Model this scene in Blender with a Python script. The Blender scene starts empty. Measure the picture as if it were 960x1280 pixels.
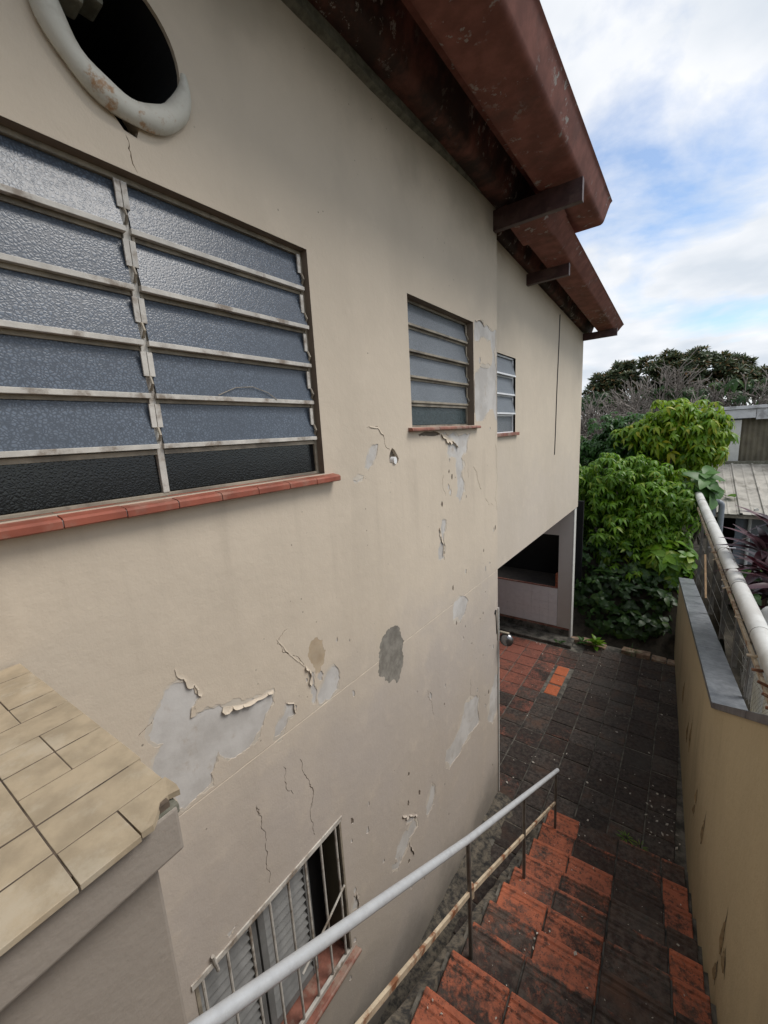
import bpy, bmesh, math, random
import numpy as np
from mathutils import Vector, Matrix, noise
from mathutils.geometry import delaunay_2d_cdt
random.seed(7)
SC = bpy.context.scene
COL = SC.collection
R_ = math.radians

# ------------------------------------------------------------------ camera
cam_d = bpy.data.cameras.new("camera")
cam = bpy.data.objects.new("camera", cam_d)
COL.objects.link(cam)
SC.camera = cam
cam_d.sensor_fit = 'VERTICAL'
cam_d.sensor_height = 36.0
cam_d.lens = 508.0 / 1280.0 * 36.0
cam_d.clip_start = 0.02
cam_d.clip_end = 3000.0
_f, _cx, _cy = 508.0, 480.0, 640.0
_dn = Vector((630 - _cx, 3330 - _cy, _f)).normalized()
_d1 = Vector((864 - _cx, 522 - _cy, _f))
_d1 = (_d1 - _dn * _d1.dot(_dn)).normalized()
_up = -_dn
_X = _d1.cross(_up)
CAMP = Vector((1.4, 0.0, 3.84))
_m = Matrix((_X, _d1, _up))                      # picture axes -> world
cam.matrix_world = Matrix.Translation(CAMP) @ (_m @ Matrix(((1, 0, 0), (0, -1, 0), (0, 0, -1)))).to_4x4()

# ------------------------------------------------------------------ sky, sun, exposure
SUN_EL, SUN_AZ = R_(54), R_(58)                 # azimuth from +Y (depth) towards +X (right)
W = bpy.data.worlds.new("World")
SC.world = W
W.use_nodes = True
nt = W.node_tree
nt.nodes.clear()
def wn(t, **k):
    n = nt.nodes.new(t)
    for a_, v in k.items(): setattr(n, a_, v)
    return n
wo = wn('ShaderNodeOutputWorld'); bg = wn('ShaderNodeBackground')
sky = wn('ShaderNodeTexSky', sky_type='NISHITA', sun_disc=False)
sky.sun_elevation = SUN_EL
sky.sun_rotation = SUN_AZ
sky.air_density = 1.0; sky.dust_density = 0.5
tc = wn('ShaderNodeTexCoord')
sep = wn('ShaderNodeSeparateXYZ'); nt.links.new(tc.outputs['Generated'], sep.inputs[0])
def wmath(op, a_, b_=None):
    n = wn('ShaderNodeMath', operation=op)
    for i, v in enumerate((a_, b_)):
        if v is None: continue
        if isinstance(v, (int, float)): n.inputs[i].default_value = v
        else: nt.links.new(v, n.inputs[i])
    return n.outputs[0]
zc = wmath('ADD', wmath('MAXIMUM', sep.outputs[2], 0.0), 0.22)
cx_ = wmath('DIVIDE', sep.outputs[0], zc); cy_ = wmath('DIVIDE', sep.outputs[1], zc)
cmb = wn('ShaderNodeCombineXYZ'); nt.links.new(cx_, cmb.inputs[0]); nt.links.new(cy_, cmb.inputs[1])
cmb.inputs[2].default_value = 2.3
n1 = wn('ShaderNodeTexNoise'); n1.inputs['Scale'].default_value = 1.55; n1.inputs['Detail'].default_value = 9
n1.inputs['Roughness'].default_value = 0.56; n1.inputs['Distortion'].default_value = 0.35
nt.links.new(cmb.outputs[0], n1.inputs['Vector'])
rmp = wn('ShaderNodeValToRGB'); nt.links.new(n1.outputs['Fac'], rmp.inputs[0])
rmp.color_ramp.elements[0].position = 0.325; rmp.color_ramp.elements[0].color = (0.0, 0.0, 0.0, 1)
rmp.color_ramp.elements[1].position = 0.50; rmp.color_ramp.elements[1].color = (1, 1, 1, 1)
n2 = wn('ShaderNodeTexNoise'); n2.inputs['Scale'].default_value = 2.6; n2.inputs['Detail'].default_value = 7
nt.links.new(cmb.outputs[0], n2.inputs['Vector'])
rm2 = wn('ShaderNodeValToRGB'); nt.links.new(n2.outputs['Fac'], rm2.inputs[0])
rm2.color_ramp.elements[0].position = 0.34; rm2.color_ramp.elements[0].color = (4.5, 4.9, 5.4, 1)
rm2.color_ramp.elements[1].position = 0.66; rm2.color_ramp.elements[1].color = (6.3, 6.4, 6.6, 1)
skm = wn('ShaderNodeMixRGB'); skm.blend_type = 'MULTIPLY'; skm.inputs[0].default_value = 1.0
nt.links.new(sky.outputs[0], skm.inputs[1]); skm.inputs[2].default_value = (1.0, 1.08, 1.14, 1)
mixs = wn('ShaderNodeMixRGB')
fac = wmath('ADD', wmath('MULTIPLY', rmp.outputs[0], 0.88), 0.12)
nt.links.new(fac, mixs.inputs[0]); nt.links.new(skm.outputs[0], mixs.inputs[1]); nt.links.new(rm2.outputs[0], mixs.inputs[2])
nt.links.new(mixs.outputs[0], bg.inputs[0])
bg.inputs[1].default_value = 0.085
nt.links.new(bg.outputs[0], wo.inputs[0])

sun_d = bpy.data.lights.new("sun", 'SUN')
sun_d.energy = 1.35
sun_d.angle = R_(26)
sun_d.color = (1.0, 0.955, 0.9)
sun = bpy.data.objects.new("sun", sun_d)
COL.objects.link(sun)
_sd = Vector((math.sin(SUN_AZ) * math.cos(SUN_EL), math.cos(SUN_AZ) * math.cos(SUN_EL), math.sin(SUN_EL)))
sun.rotation_euler = (-_sd).to_track_quat('-Z', 'Y').to_euler()
SC.view_settings.view_transform = 'Standard'
SC.view_settings.look = 'None'
SC.view_settings.exposure = 0.9
SC.view_settings.gamma = 1.0

# ------------------------------------------------------------------ helpers
TH = R_(2.85)                                    # stair / boundary axes turned against the house
def AT(a, t, z):                                 # across, along, up -> world
    return Vector((a * math.cos(TH) - t * math.sin(TH), a * math.sin(TH) + t * math.cos(TH), z))
def I(p): return Vector(p)
def tag(o, label=None, cat=None, group=None, kind=None):
    if label: o['label'] = label
    if cat: o['category'] = cat
    if group: o['group'] = group
    if kind: o['kind'] = kind
    return o
def link(name, data, parent=None, loc=None):
    o = bpy.data.objects.new(name, data)
    COL.objects.link(o)
    if parent is not None: o.parent = parent
    if loc is not None: o.location = loc
    return o
def root(name, loc=(0, 0, 0)):
    return link(name, None, None, loc)
class MB:
    """collects faces; build() makes one mesh object"""
    def __init__(s): s.v = []; s.f = []; s.sm = False
    def quad(s, *p):
        n = len(s.v); s.v += [tuple(q) for q in p]; s.f.append(tuple(range(n, n + len(p))))
        return s
    def box(s, x0, x1, y0, y1, z0, z1, fr=None):
        fr = fr or (lambda x, y, z: (x, y, z))
        n = len(s.v)
        s.v += [tuple(fr(x, y, z)) for z in (z0, z1) for y in (y0, y1) for x in (x0, x1)]
        for q in ((0, 2, 3, 1), (4, 5, 7, 6), (0, 1, 5, 4), (2, 6, 7, 3), (0, 4, 6, 2), (1, 3, 7, 5)):
            s.f.append(tuple(n + i for i in q))
        return s
    def tube(s, pts, r, seg=10, cap=True, rx=None):
        pts = [Vector(p) for p in pts]
        if not hasattr(r, '__len__'): r = [r] * len(pts)
        n0 = len(s.v); up = None
        for i, p in enumerate(pts):
            d = (pts[min(i + 1, len(pts) - 1)] - pts[max(i - 1, 0)]).normalized()
            if up is None:
                up = Vector((0, 0, 1)) if abs(d.z) < 0.9 else Vector((1, 0, 0))
            u = d.cross(up).normalized(); w = u.cross(d).normalized(); up = w
            for k in range(seg):
                an = 2 * math.pi * k / seg
                s.v.append(tuple(p + (u * math.cos(an) + w * math.sin(an)) * r[i]))
        for i in range(len(pts) - 1):
            for k in range(seg):
                a_ = n0 + i * seg + k; b_ = n0 + i * seg + (k + 1) % seg
                s.f.append((a_, b_, b_ + seg, a_ + seg))
        if cap:
            s.f.append(tuple(n0 + k for k in range(seg - 1, -1, -1)))
            s.f.append(tuple(n0 + (len(pts) - 1) * seg + k for k in range(seg)))
        return s
    def sweep(s, prof, path, fr, closed=True, caps=True):
        """prof: 2-d points (u, w); fr(u, w, p) -> point"""
        n0 = len(s.v); m = len(prof)
        for p in path: s.v += [tuple(fr(u, w, p)) for u, w in prof]
        for i in range(len(path) - 1):
            for k in range(m if closed else m - 1):
                a_ = n0 + i * m + k; b_ = n0 + i * m + (k + 1) % m
                s.f.append((a_, b_, b_ + m, a_ + m))
        if caps and closed:
            s.f.append(tuple(n0 + k for k in range(m - 1, -1, -1)))
            s.f.append(tuple(n0 + (len(path) - 1) * m + k for k in range(m)))
        return s
    def mesh(s, name, mat, smooth=False, bevel=0.0, fix=True):
        me = bpy.data.meshes.new(name)
        me.from_pydata(s.v, [], s.f)
        if fix or bevel:
            bm = bmesh.new(); bm.from_mesh(me)
            if bevel:
                bmesh.ops.remove_doubles(bm, verts=bm.verts, dist=1e-5)
                bmesh.ops.bevel(bm, geom=[e for e in bm.edges], offset=bevel, segments=2, affect='EDGES', profile=0.6)
            bmesh.ops.recalc_face_normals(bm, faces=bm.faces)
            bm.to_mesh(me); bm.free()
        me.materials.append(mat)
        if smooth:
            me.polygons.foreach_set('use_smooth', [True] * len(me.polygons))
            if smooth != 'all': me.set_sharp_from_angle(angle=R_(40))
        me.update()
        return me
    def build(s, name, mat, parent=None, **k):
        return link(name, s.mesh(name, mat, **k), parent)

# ------------------------------------------------------------------ materials
class NT:
    def __init__(s, name):
        s.m = bpy.data.materials.new(name); s.m.use_nodes = True
        s.t = s.m.node_tree; s.p = s.t.nodes['Principled BSDF']; s.out = s.t.nodes['Material Output']
        s.pos = s.n('ShaderNodeNewGeometry').outputs['Position']
    def n(s, typ, **k):
        x = s.t.nodes.new(typ)
        for a_, v in k.items(): setattr(x, a_, v)
        return x
    def put(s, sock, v):
        if isinstance(v, bpy.types.NodeSocket): s.t.links.new(v, sock)
        elif isinstance(v, (tuple, list)) and len(v) == 3 and sock.type == 'RGBA': sock.default_value = (*v, 1)
        else: sock.default_value = v
    def noise(s, scale, detail=4, rough=0.55, vec=None, dist=0.0, out='Fac', sc3=None, off=None):
        v = vec or s.pos
        if sc3 or off:
            mp = s.n('ShaderNodeMapping'); s.put(mp.inputs[0], v)
            if sc3: mp.inputs['Scale'].default_value = sc3
            if off: mp.inputs['Location'].default_value = off
            v = mp.outputs[0]
        x = s.n('ShaderNodeTexNoise'); s.put(x.inputs['Vector'], v)
        x.inputs['Scale'].default_value = scale; x.inputs['Detail'].default_value = detail
        x.inputs['Roughness'].default_value = rough; x.inputs['Distortion'].default_value = dist
        return x.outputs[out]
    def voro(s, scale, feat='F1', vec=None, out='Distance', rnd=1.0):
        x = s.n('ShaderNodeTexVoronoi', feature=feat); s.put(x.inputs['Vector'], vec or s.pos)
        x.inputs['Scale'].default_value = scale; x.inputs['Randomness'].default_value = rnd
        return x.outputs[out]
    def math(s, op, a_, b_=0.0, clamp=False):
        x = s.n('ShaderNodeMath', operation=op, use_clamp=clamp)
        s.put(x.inputs[0], a_); s.put(x.inputs[1], b_)
        return x.outputs[0]
    def ramp(s, v, lo, hi, a_=0.0, b_=1.0):
        x = s.n('ShaderNodeMapRange'); x.interpolation_type = 'SMOOTHSTEP'
        s.put(x.inputs[0], v); x.inputs[1].default_value = lo; x.inputs[2].default_value = hi
        x.inputs[3].default_value = a_; x.inputs[4].default_value = b_
        return x.outputs[0]
    def mix(s, f, a_, b_, mode='MIX'):
        x = s.n('ShaderNodeMixRGB', blend_type=mode)
        s.put(x.inputs[0], f); s.put(x.inputs[1], a_); s.put(x.inputs[2], b_)
        return x.outputs[0]
    def sepz(s, v=None):
        x = s.n('ShaderNodeSeparateXYZ'); s.put(x.inputs[0], v or s.pos); return x.outputs
    def bump(s, h, strength=0.3, dist=0.01, prev=None):
        x = s.n('ShaderNodeBump'); s.put(x.inputs['Height'], h)
        x.inputs['Strength'].default_value = strength; x.inputs['Distance'].default_value = dist
        if prev is not None: s.put(x.inputs['Normal'], prev)
        s.put(s.p.inputs['Normal'], x.outputs[0]); return x.outputs[0]
    def done(s, col=None, rough=0.8, metal=0.0, spec=None):
        if col is not None: s.put(s.p.inputs['Base Color'], col)
        s.put(s.p.inputs['Roughness'], rough); s.p.inputs['Metallic'].default_value = metal
        if spec is not None: s.p.inputs['Specular IOR Level'].default_value = spec
        return s.m

def mat_wall(name, up, low=None, split=2.51, mould=0.0, bump=1.0, streaks=0.28):
    g = NT(name)
    v = g.noise(1.1, 5, 0.6); v2 = g.noise(6.0, 5, 0.6); v3 = g.noise(26, 4, 0.6)
    c = up
    if low is not None:
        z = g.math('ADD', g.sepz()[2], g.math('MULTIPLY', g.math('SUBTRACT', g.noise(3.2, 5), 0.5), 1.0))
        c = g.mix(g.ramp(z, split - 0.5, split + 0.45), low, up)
    c = g.mix(g.ramp(v, 0.35, 0.7, 0, 0.4), c, tuple(x * 0.82 for x in up))
    c = g.mix(g.ramp(v2, 0.5, 0.75, 0, 0.25), c, tuple(min(1, x * 1.14) for x in up))
    streak = g.noise(2.0, 5, 0.6, sc3=(1.0, 1.0, 0.22))
    c = g.mix(g.ramp(streak, 0.50, 0.72, 0, streaks), c, tuple(x * 0.6 for x in up))
    if mould:
        sp_ = g.sepz(); run = g.noise(5.0, 5, 0.6, sc3=(1.0, 1.6, 0.12), off=(0, 4, 0))
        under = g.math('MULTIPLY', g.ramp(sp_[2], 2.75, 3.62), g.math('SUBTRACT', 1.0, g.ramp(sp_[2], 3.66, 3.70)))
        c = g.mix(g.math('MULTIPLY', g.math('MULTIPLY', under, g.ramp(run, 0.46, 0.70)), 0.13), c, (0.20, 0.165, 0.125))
        c = g.mix(g.math('MULTIPLY', g.ramp(g.voro(17.0), 0.03, 0.08, 0.8, 0), g.ramp(g.noise(1.3, 3, off=(8, 8, 8)), 0.5, 0.6)), c, (0.12, 0.1, 0.075))
    spk = g.voro(9.0); spn = g.noise(2.0, 2)
    c = g.mix(g.math('MULTIPLY', g.ramp(spk, 0.02, 0.05, 0.6, 0.0), g.ramp(spn, 0.5, 0.6)), c, (0.05, 0.045, 0.035))
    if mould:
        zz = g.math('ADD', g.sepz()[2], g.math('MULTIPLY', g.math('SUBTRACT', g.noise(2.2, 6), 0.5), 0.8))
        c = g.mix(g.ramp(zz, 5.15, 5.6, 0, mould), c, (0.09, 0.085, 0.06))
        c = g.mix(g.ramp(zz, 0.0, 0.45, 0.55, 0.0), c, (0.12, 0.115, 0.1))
    h = g.math('ADD', g.math('MULTIPLY', v3, 0.3), g.math('ADD', g.math('MULTIPLY', v2, 0.9), g.math('MULTIPLY', g.noise(130, 2), 0.12)))
    g.bump(h, 0.35 * bump, 0.012)
    return g.done(c, 0.82, spec=0.3)
def mat_plain(name, col, rough=0.6, metal=0.0, var=0.2, scale=12.0, bump=0.2, dirt=None, dirt_amt=0.5, spec=None):
    g = NT(name)
    v = g.noise(scale, 5, 0.6)
    c = g.mix(g.ramp(v, 0.3, 0.7), tuple(x * (1 - var) for x in col), tuple(min(1, x * (1 + var)) for x in col))
    if dirt: c = g.mix(g.ramp(g.noise(scale * 0.6, 6, 0.65, off=(3, 1, 7)), 0.48, 0.64, 0, dirt_amt), c, dirt)
    if bump: g.bump(g.noise(scale * 3, 4, 0.6), bump, 0.004)
    return g.done(c, rough, metal, spec)
def mat_floor(name, base, lip=False):
    """clay tile, mould masked by world position and by the tile's own colour value; a trodden nosing stays cleaner"""
    g = NT(name)
    info = g.n('ShaderNodeObjectInfo')
    moss = g.sepz(info.outputs['Color'])[0]
    rnd = info.outputs['Random']
    if lip:
        ob = g.n('ShaderNodeTexCoord').outputs['Object']
        oy = g.sepz(ob)[1]
        moss = g.math('SUBTRACT', moss, g.ramp(g.math('ADD', oy, g.math('MULTIPLY', g.math('SUBTRACT', g.noise(14, 5), 0.5), 0.06)), -0.035, -0.008, 0.0, 0.13))
        moss = g.math('ADD', moss, g.ramp(g.math('ADD', oy, g.math('MULTIPLY', g.math('SUBTRACT', g.noise(9, 5, off=(2, 2, 2)), 0.5), 0.12)), -0.26, -0.17, 0.12, 0.0))
    n_ = g.noise(13, 8, 0.75); nb = g.noise(2.6, 5, 0.6); nf = g.noise(55, 5, 0.75)
    col = g.mix(rnd, base, (base[0] * 0.8, base[1] * 0.82, base[2] * 0.9))
    col = g.mix(g.ramp(nf, 0.4, 0.7, 0, 0.55), col, (base[0] * 1.2, base[1] * 1.35, base[2] * 1.45))
    col = g.mix(g.ramp(n_, 0.35, 0.65, 0.0, 0.5), col, (base[0] * .62, base[1] * .62, base[2] * .66))
    v = g.math('ADD', g.math('ADD', g.math('MULTIPLY', n_, 0.5), g.math('MULTIPLY', nb, 0.5)), g.math('MULTIPLY', g.math('SUBTRACT', nf, 0.5), 0.45))
    k = g.math('SUBTRACT', g.math('ADD', v, moss), 1.0)
    mask = g.ramp(k, -0.11, 0.11, 0, 0.95)
    dark = g.mix(g.ramp(g.noise(24, 5, 0.7), 0.36, 0.66), (0.017, 0.016, 0.015), (0.072, 0.064, 0.055))
    dark = g.mix(g.math('MULTIPLY', g.ramp(g.noise(4.2, 5, 0.65, off=(5, 5, 5)), 0.47, 0.68), g.ramp(rnd, 0.1, 0.9, .25, .9)), dark, (0.085, 0.05, 0.034))
    dark = g.mix(g.ramp(g.noise(1.7, 5, 0.6, off=(9, 2, 5)), 0.5, 0.7, 0, 0.6), dark, (0.055, 0.055, 0.05))
    bl = g.noise(27, 6, 0.72, off=(6, 1, 3))
    col = g.mix(g.math('MULTIPLY', g.ramp(bl, 0.52, 0.62), g.ramp(moss, 0.25, 0.6, 0.25, 0.95)), col, (0.03, 0.026, 0.022))
    dark = g.mix(1.0, dark, g.ramp(g.math('FRACT', g.math('MULTIPLY', rnd, 5.3)), 0, 1, 0.7, 1.3), 'MULTIPLY')
    col = g.mix(mask, col, dark)
    sp = g.voro(34.0); col = g.mix(g.math('MULTIPLY', g.ramp(sp, 0.05, 0.11, 0.7, 0), g.ramp(g.noise(4, 3), 0.5, 0.62)), col, (0.2, 0.19, 0.16))
    sp2 = g.voro(85.0); col = g.mix(g.math('MULTIPLY', g.ramp(sp2, 0.12, 0.3, 0.85, 0), g.ramp(g.noise(6, 5, off=(3, 3, 3)), 0.48, 0.6)), col, (0.016, 0.014, 0.012))
    g.bump(g.math('ADD', g.math('MULTIPLY', nf, 0.8), n_), 0.6, 0.007)
    return g.done(col, g.ramp(mask, 0, 1, 0.62, 0.75), spec=0.35)
def mat_glass(name, base, scale, strength=0.5, rough=0.3):
    """cast glass: fine rippled cells over a cloudy body"""
    g = NT(name)
    w = g.noise(scale * 0.35, 3, 0.55, out='Color')
    vec = g.n('ShaderNodeVectorMath', operation='ADD'); g.put(vec.inputs[0], g.pos)
    sc = g.n('ShaderNodeVectorMath', operation='SCALE'); g.put(sc.inputs[0], w); sc.inputs[3].default_value = 1.6 / scale
    g.put(vec.inputs[1], sc.outputs[0])
    v = g.voro(scale, 'DISTANCE_TO_EDGE', vec=vec.outputs[0])
    cell = g.voro(scale, 'F1', vec=vec.outputs[0], out='Color')
    h = g.math('ADD', g.ramp(v, 0.0, 0.35), g.math('MULTIPLY', g.noise(scale * 1.7, 4, 0.6), 0.6))
    c = g.mix(g.ramp(h, 0.2, 1.3), tuple(x * 0.50 for x in base), tuple(x * 1.22 for x in base))
    c = g.mix(g.math('MULTIPLY', g.sepz(cell)[0], 0.3), c, tuple(x * 0.7 for x in base))
    c = g.mix(g.ramp(g.noise(2.6, 5), 0.35, 0.7, 0, 0.55), c, tuple(x * 0.55 for x in base))
    g.bump(h, strength, 0.12 / scale)
    return g.done(c, rough, spec=0.55)
def mat_leaf(name, a_, b_, yel=None, trans=0.35, rough=0.42):
    g = NT(name)
    ri = g.n('ShaderNodeNewGeometry').outputs['Random Per Island']
    oi = g.n('ShaderNodeObjectInfo').outputs['Random']
    r = g.math('FRACT', g.math('ADD', ri, g.math('MULTIPLY', oi, 3.7)))
    c = g.mix(r, a_, b_)
    if yel: c = g.mix(g.ramp(g.math('FRACT', g.math('MULTIPLY', r, 7.31)), 0.72, 0.98, 0, 0.9), c, yel)
    c = g.mix(g.ramp(g.noise(1.6, 3), 0.35, 0.7, 0, 0.45), c, tuple(x * 0.6 for x in a_))
    g.done(c, rough, spec=0.4)
    tr = g.n('ShaderNodeBsdfTranslucent'); g.put(tr.inputs[0], g.mix(0.5, c, tuple(min(1, x * 1.6) for x in b_)))
    mx = g.n('ShaderNodeMixShader'); mx.inputs[0].default_value = trans
    g.t.links.new(g.p.outputs[0], mx.inputs[1]); g.t.links.new(tr.outputs[0], mx.inputs[2])
    g.t.links.new(mx.outputs[0], g.out.inputs[0])
    return g.m
def mat_roof(mildew_shade=0.0):
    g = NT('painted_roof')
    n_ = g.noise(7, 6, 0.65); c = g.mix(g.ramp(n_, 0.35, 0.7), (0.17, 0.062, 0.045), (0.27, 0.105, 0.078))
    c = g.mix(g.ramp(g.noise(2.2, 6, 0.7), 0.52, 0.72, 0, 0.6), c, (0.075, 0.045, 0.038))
    if mildew_shade: c = g.mix(g.ramp(g.noise(3.1, 6, 0.7, off=(7, 7, 1)), 0.30, 0.55, 0.2, mildew_shade), c, (0.028, 0.021, 0.018))  # blotchy near-black: mildew plus the underside's shade put into the colour
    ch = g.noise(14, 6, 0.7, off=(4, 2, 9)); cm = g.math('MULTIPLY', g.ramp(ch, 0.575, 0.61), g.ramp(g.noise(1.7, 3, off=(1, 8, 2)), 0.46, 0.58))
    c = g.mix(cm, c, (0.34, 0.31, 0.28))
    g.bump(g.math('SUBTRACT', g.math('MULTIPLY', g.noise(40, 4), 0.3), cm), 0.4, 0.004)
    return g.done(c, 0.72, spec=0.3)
def mat_stone(name, a_, b_, scale=30, rough=0.5):
    g = NT(name)
    c = g.mix(g.ramp(g.noise(scale, 6, 0.7), 0.35, 0.65), a_, b_)
    c = g.mix(g.ramp(g.noise(3, 5), 0.5, 0.75, 0, 0.5), c, tuple(x * 0.5 for x in a_))
    g.bump(g.noise(scale * 2, 4), 0.15, 0.004)
    return g.done(c, rough, spec=0.5)

M = {}
M['wall'] = mat_wall('beige_wall_paint', (0.595, 0.51, 0.405), (0.465, 0.41, 0.36), mould=0.3, streaks=0.14)  # lower part: greyer paint, darkened further to stand for weaker light
M['wall_far'] = mat_wall('beige_wall_paint_far', (0.60, 0.52, 0.415), (0.56, 0.49, 0.41), split=3.4, streaks=0.15)
M['wall_body'] = mat_wall('grey_beige_plaster', (0.36, 0.325, 0.28))
M['wall_yellow'] = mat_wall('ochre_wall_paint', (0.58, 0.485, 0.315), (0.48, 0.395, 0.25), split=0.9, bump=2.5, streaks=0.7)
def mat_plaster():
    g = NT('bare_plaster')
    c = g.mix(g.ramp(g.noise(5, 6, 0.6), 0.35, 0.65), (0.455, 0.43, 0.40), (0.565, 0.542, 0.512))
    c = g.mix(g.ramp(g.noise(9, 6, 0.7, off=(2, 5, 1)), 0.55, 0.7, 0, 0.7), c, (0.42, 0.36, 0.3))
    g.bump(g.noise(18, 5), 0.25, 0.008)
    return g.done(c, 0.85, spec=0.2)
M['plaster'] = mat_plaster()
M['cement'] = mat_stone('cement_patch', (0.17, 0.155, 0.13), (0.27, 0.25, 0.215), 14, 0.9)
M['ochre_stain'] = mat_stone('ochre_stained_paint', (0.47, 0.36, 0.24), (0.53, 0.43, 0.31), 14, 0.85)
M['crack'] = mat_plain('crack_shadow_mortar', (0.16, 0.13, 0.1), 0.9)
M['seam'] = mat_plain('seam_line', (0.62, 0.56, 0.46), 0.8)
M['reveal'] = mat_plain('brown_reveal_paint', (0.20, 0.155, 0.115), 0.7, var=0.12, scale=5)
M['frame'] = mat_plain('chipped_white_metal', (0.55, 0.52, 0.47), 0.5, var=0.15, scale=14, dirt=(0.16, 0.11, 0.07), dirt_amt=0.8)
M['frame_old'] = mat_plain('old_beige_frame', (0.30, 0.26, 0.2), 0.6, var=0.25, scale=10, dirt=(0.12, 0.1, 0.08), dirt_amt=0.7)
M['alu'] = mat_plain('white_aluminium', (0.75, 0.76, 0.77), 0.35, var=0.05)
M['glass'] = mat_glass('patterned_glass', (0.105, 0.130, 0.168), 105, 0.22, 0.28)
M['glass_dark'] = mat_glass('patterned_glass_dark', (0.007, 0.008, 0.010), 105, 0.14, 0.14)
M['glass_fine'] = mat_glass('pebbled_glass', (0.20, 0.222, 0.245), 130, 0.7, 0.3)
M['glass_fine_dark'] = mat_glass('pebbled_glass_dark', (0.05, 0.075, 0.08), 130, 0.8, 0.2)
M['sill_red'] = mat_plain('red_glazed_tile', (0.27, 0.075, 0.045), 0.45, var=0.2, scale=9, dirt=(0.30, 0.2, 0.15), dirt_amt=0.45)
M['sill_brown'] = mat_plain('worn_red_brown_tile', (0.25, 0.10, 0.07), 0.6, var=0.3, scale=14, dirt=(0.35, 0.28, 0.22), dirt_amt=0.6)
M['roof'] = mat_roof()
M['roof_mildew_shade'] = mat_roof(0.9)  # inner channels, with their shade painted in along with the mildew
M['undercoat'] = mat_plain('pale_undercoat', (0.53, 0.475, 0.40), 0.85, var=0.1, scale=8)
M['arm'] = mat_plain('dark_painted_steel', (0.055, 0.026, 0.024), 0.5, var=0.3, dirt=(0.15, 0.1, 0.08), dirt_amt=0.4)
M['mortar_moss'] = mat_stone('mossy_mortar', (0.10, 0.10, 0.075), (0.2, 0.19, 0.15), 18, 0.95)
M['black'] = mat_plain('dark_void', (0.006, 0.006, 0.007), 0.9, bump=0)
M['cap_tile'] = mat_plain('cream_ceramic_tile', (0.40, 0.325, 0.225), 0.5, var=0.16, scale=16, dirt=(0.52, 0.46, 0.36), dirt_amt=0.5)
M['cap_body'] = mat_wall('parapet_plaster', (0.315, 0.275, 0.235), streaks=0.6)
M['grout'] = mat_plain('dark_grout', (0.10, 0.075, 0.055), 0.95, var=0.5, scale=20)
M['galv'] = mat_plain('galvanised_tube', (0.52, 0.54, 0.56), 0.5, metal=0.2, var=0.05, scale=30, dirt=(0.42, 0.43, 0.45), dirt_amt=0.4)
M['post'] = mat_plain('dull_steel_post', (0.16, 0.15, 0.135), 0.5, metal=0.3, var=0.25, dirt=(0.1, 0.07, 0.05))
M['rust'] = mat_plain('rusty_flat_bar', (0.52, 0.43, 0.31), 0.6, var=0.15, scale=16, dirt=(0.20, 0.07, 0.025), dirt_amt=0.95)
M['tile_clay'] = mat_floor('mouldy_clay_tile', (0.27, 0.092, 0.060))
M['tile_bright'] = mat_floor('clean_clay_tile', (0.50, 0.135, 0.055))
M['step_clay'] = mat_floor('mouldy_step_tile', (0.47, 0.135, 0.065), True)
M['slab'] = mat_stone('mossy_concrete', (0.035, 0.033, 0.028), (0.17, 0.155, 0.13), 7, 0.9)
M['slab_mottled'] = mat_stone('mottled_mossy_cement', (0.028, 0.027, 0.026), (0.17, 0.145, 0.11), 22, 0.9)
M['soil'] = mat_stone('dark_soil', (0.016, 0.013, 0.009), (0.05, 0.042, 0.03), 7, 0.95)
M['earth'] = mat_stone('ground_earth', (0.05, 0.05, 0.03), (0.09, 0.085, 0.05), 1.2, 0.95)
M['coping'] = mat_stone('grey_slate_coping', (0.14, 0.15, 0.165), (0.22, 0.235, 0.25), 16, 0.36)
M['pvc'] = mat_plain('weathered_white_pvc', (0.60, 0.60, 0.575), 0.45, var=0.08, scale=6, dirt=(0.42, 0.4, 0.36), dirt_amt=0.5)
M['pvc_grey'] = mat_plain('grey_pvc', (0.22, 0.24, 0.27), 0.45, var=0.12)
M['wire'] = mat_plain('galvanised_wire', (0.2, 0.19, 0.17), 0.5, metal=0.4)
M['sheet'] = mat_plain('weathered_metal_sheet', (0.40, 0.375, 0.33), 0.6, var=0.16, scale=5, dirt=(0.17, 0.155, 0.13), dirt_amt=0.7)
M['sheet_brown'] = mat_plain('brown_ribbed_panel', (0.15, 0.13, 0.09), 0.7, var=0.2, scale=5)
M['shed_wall'] = mat_plain('grey_shed_wall', (0.20, 0.21, 0.215), 0.8, var=0.15, scale=3)
M['upper_wall'] = mat_plain('blue_grey_wall', (0.17, 0.19, 0.215), 0.8, var=0.12, scale=2)
M['fascia'] = mat_plain('peeling_white_fascia', (0.56, 0.56, 0.57), 0.6, var=0.1, scale=6, dirt=(0.2, 0.19, 0.19), dirt_amt=0.7)
M['white_paint'] = mat_plain('white_paint', (0.62, 0.61, 0.57), 0.7, var=0.06)
M['white_tile'] = mat_plain('white_wall_tile', (0.80, 0.78, 0.77), 0.4, var=0.04)
M['pink_wall'] = mat_wall('pinkish_plaster', (0.58, 0.53, 0.48))
M['brick'] = mat_plain('red_brick', (0.30, 0.085, 0.04), 0.85, var=0.3, scale=20)
M['kerb'] = mat_plain('weathered_kerb_brick', (0.24, 0.16, 0.11), 0.9, var=0.4, scale=14, dirt=(0.34, 0.29, 0.22), dirt_amt=0.8)
M['bell'] = mat_plain('dull_chrome', (0.25, 0.25, 0.26), 0.28, metal=0.9, var=0.1)
M['cable'] = mat_plain('black_cable', (0.03, 0.028, 0.025), 0.6)
M['wood'] = mat_plain('pale_wood', (0.38, 0.25, 0.14), 0.8, var=0.2)
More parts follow.
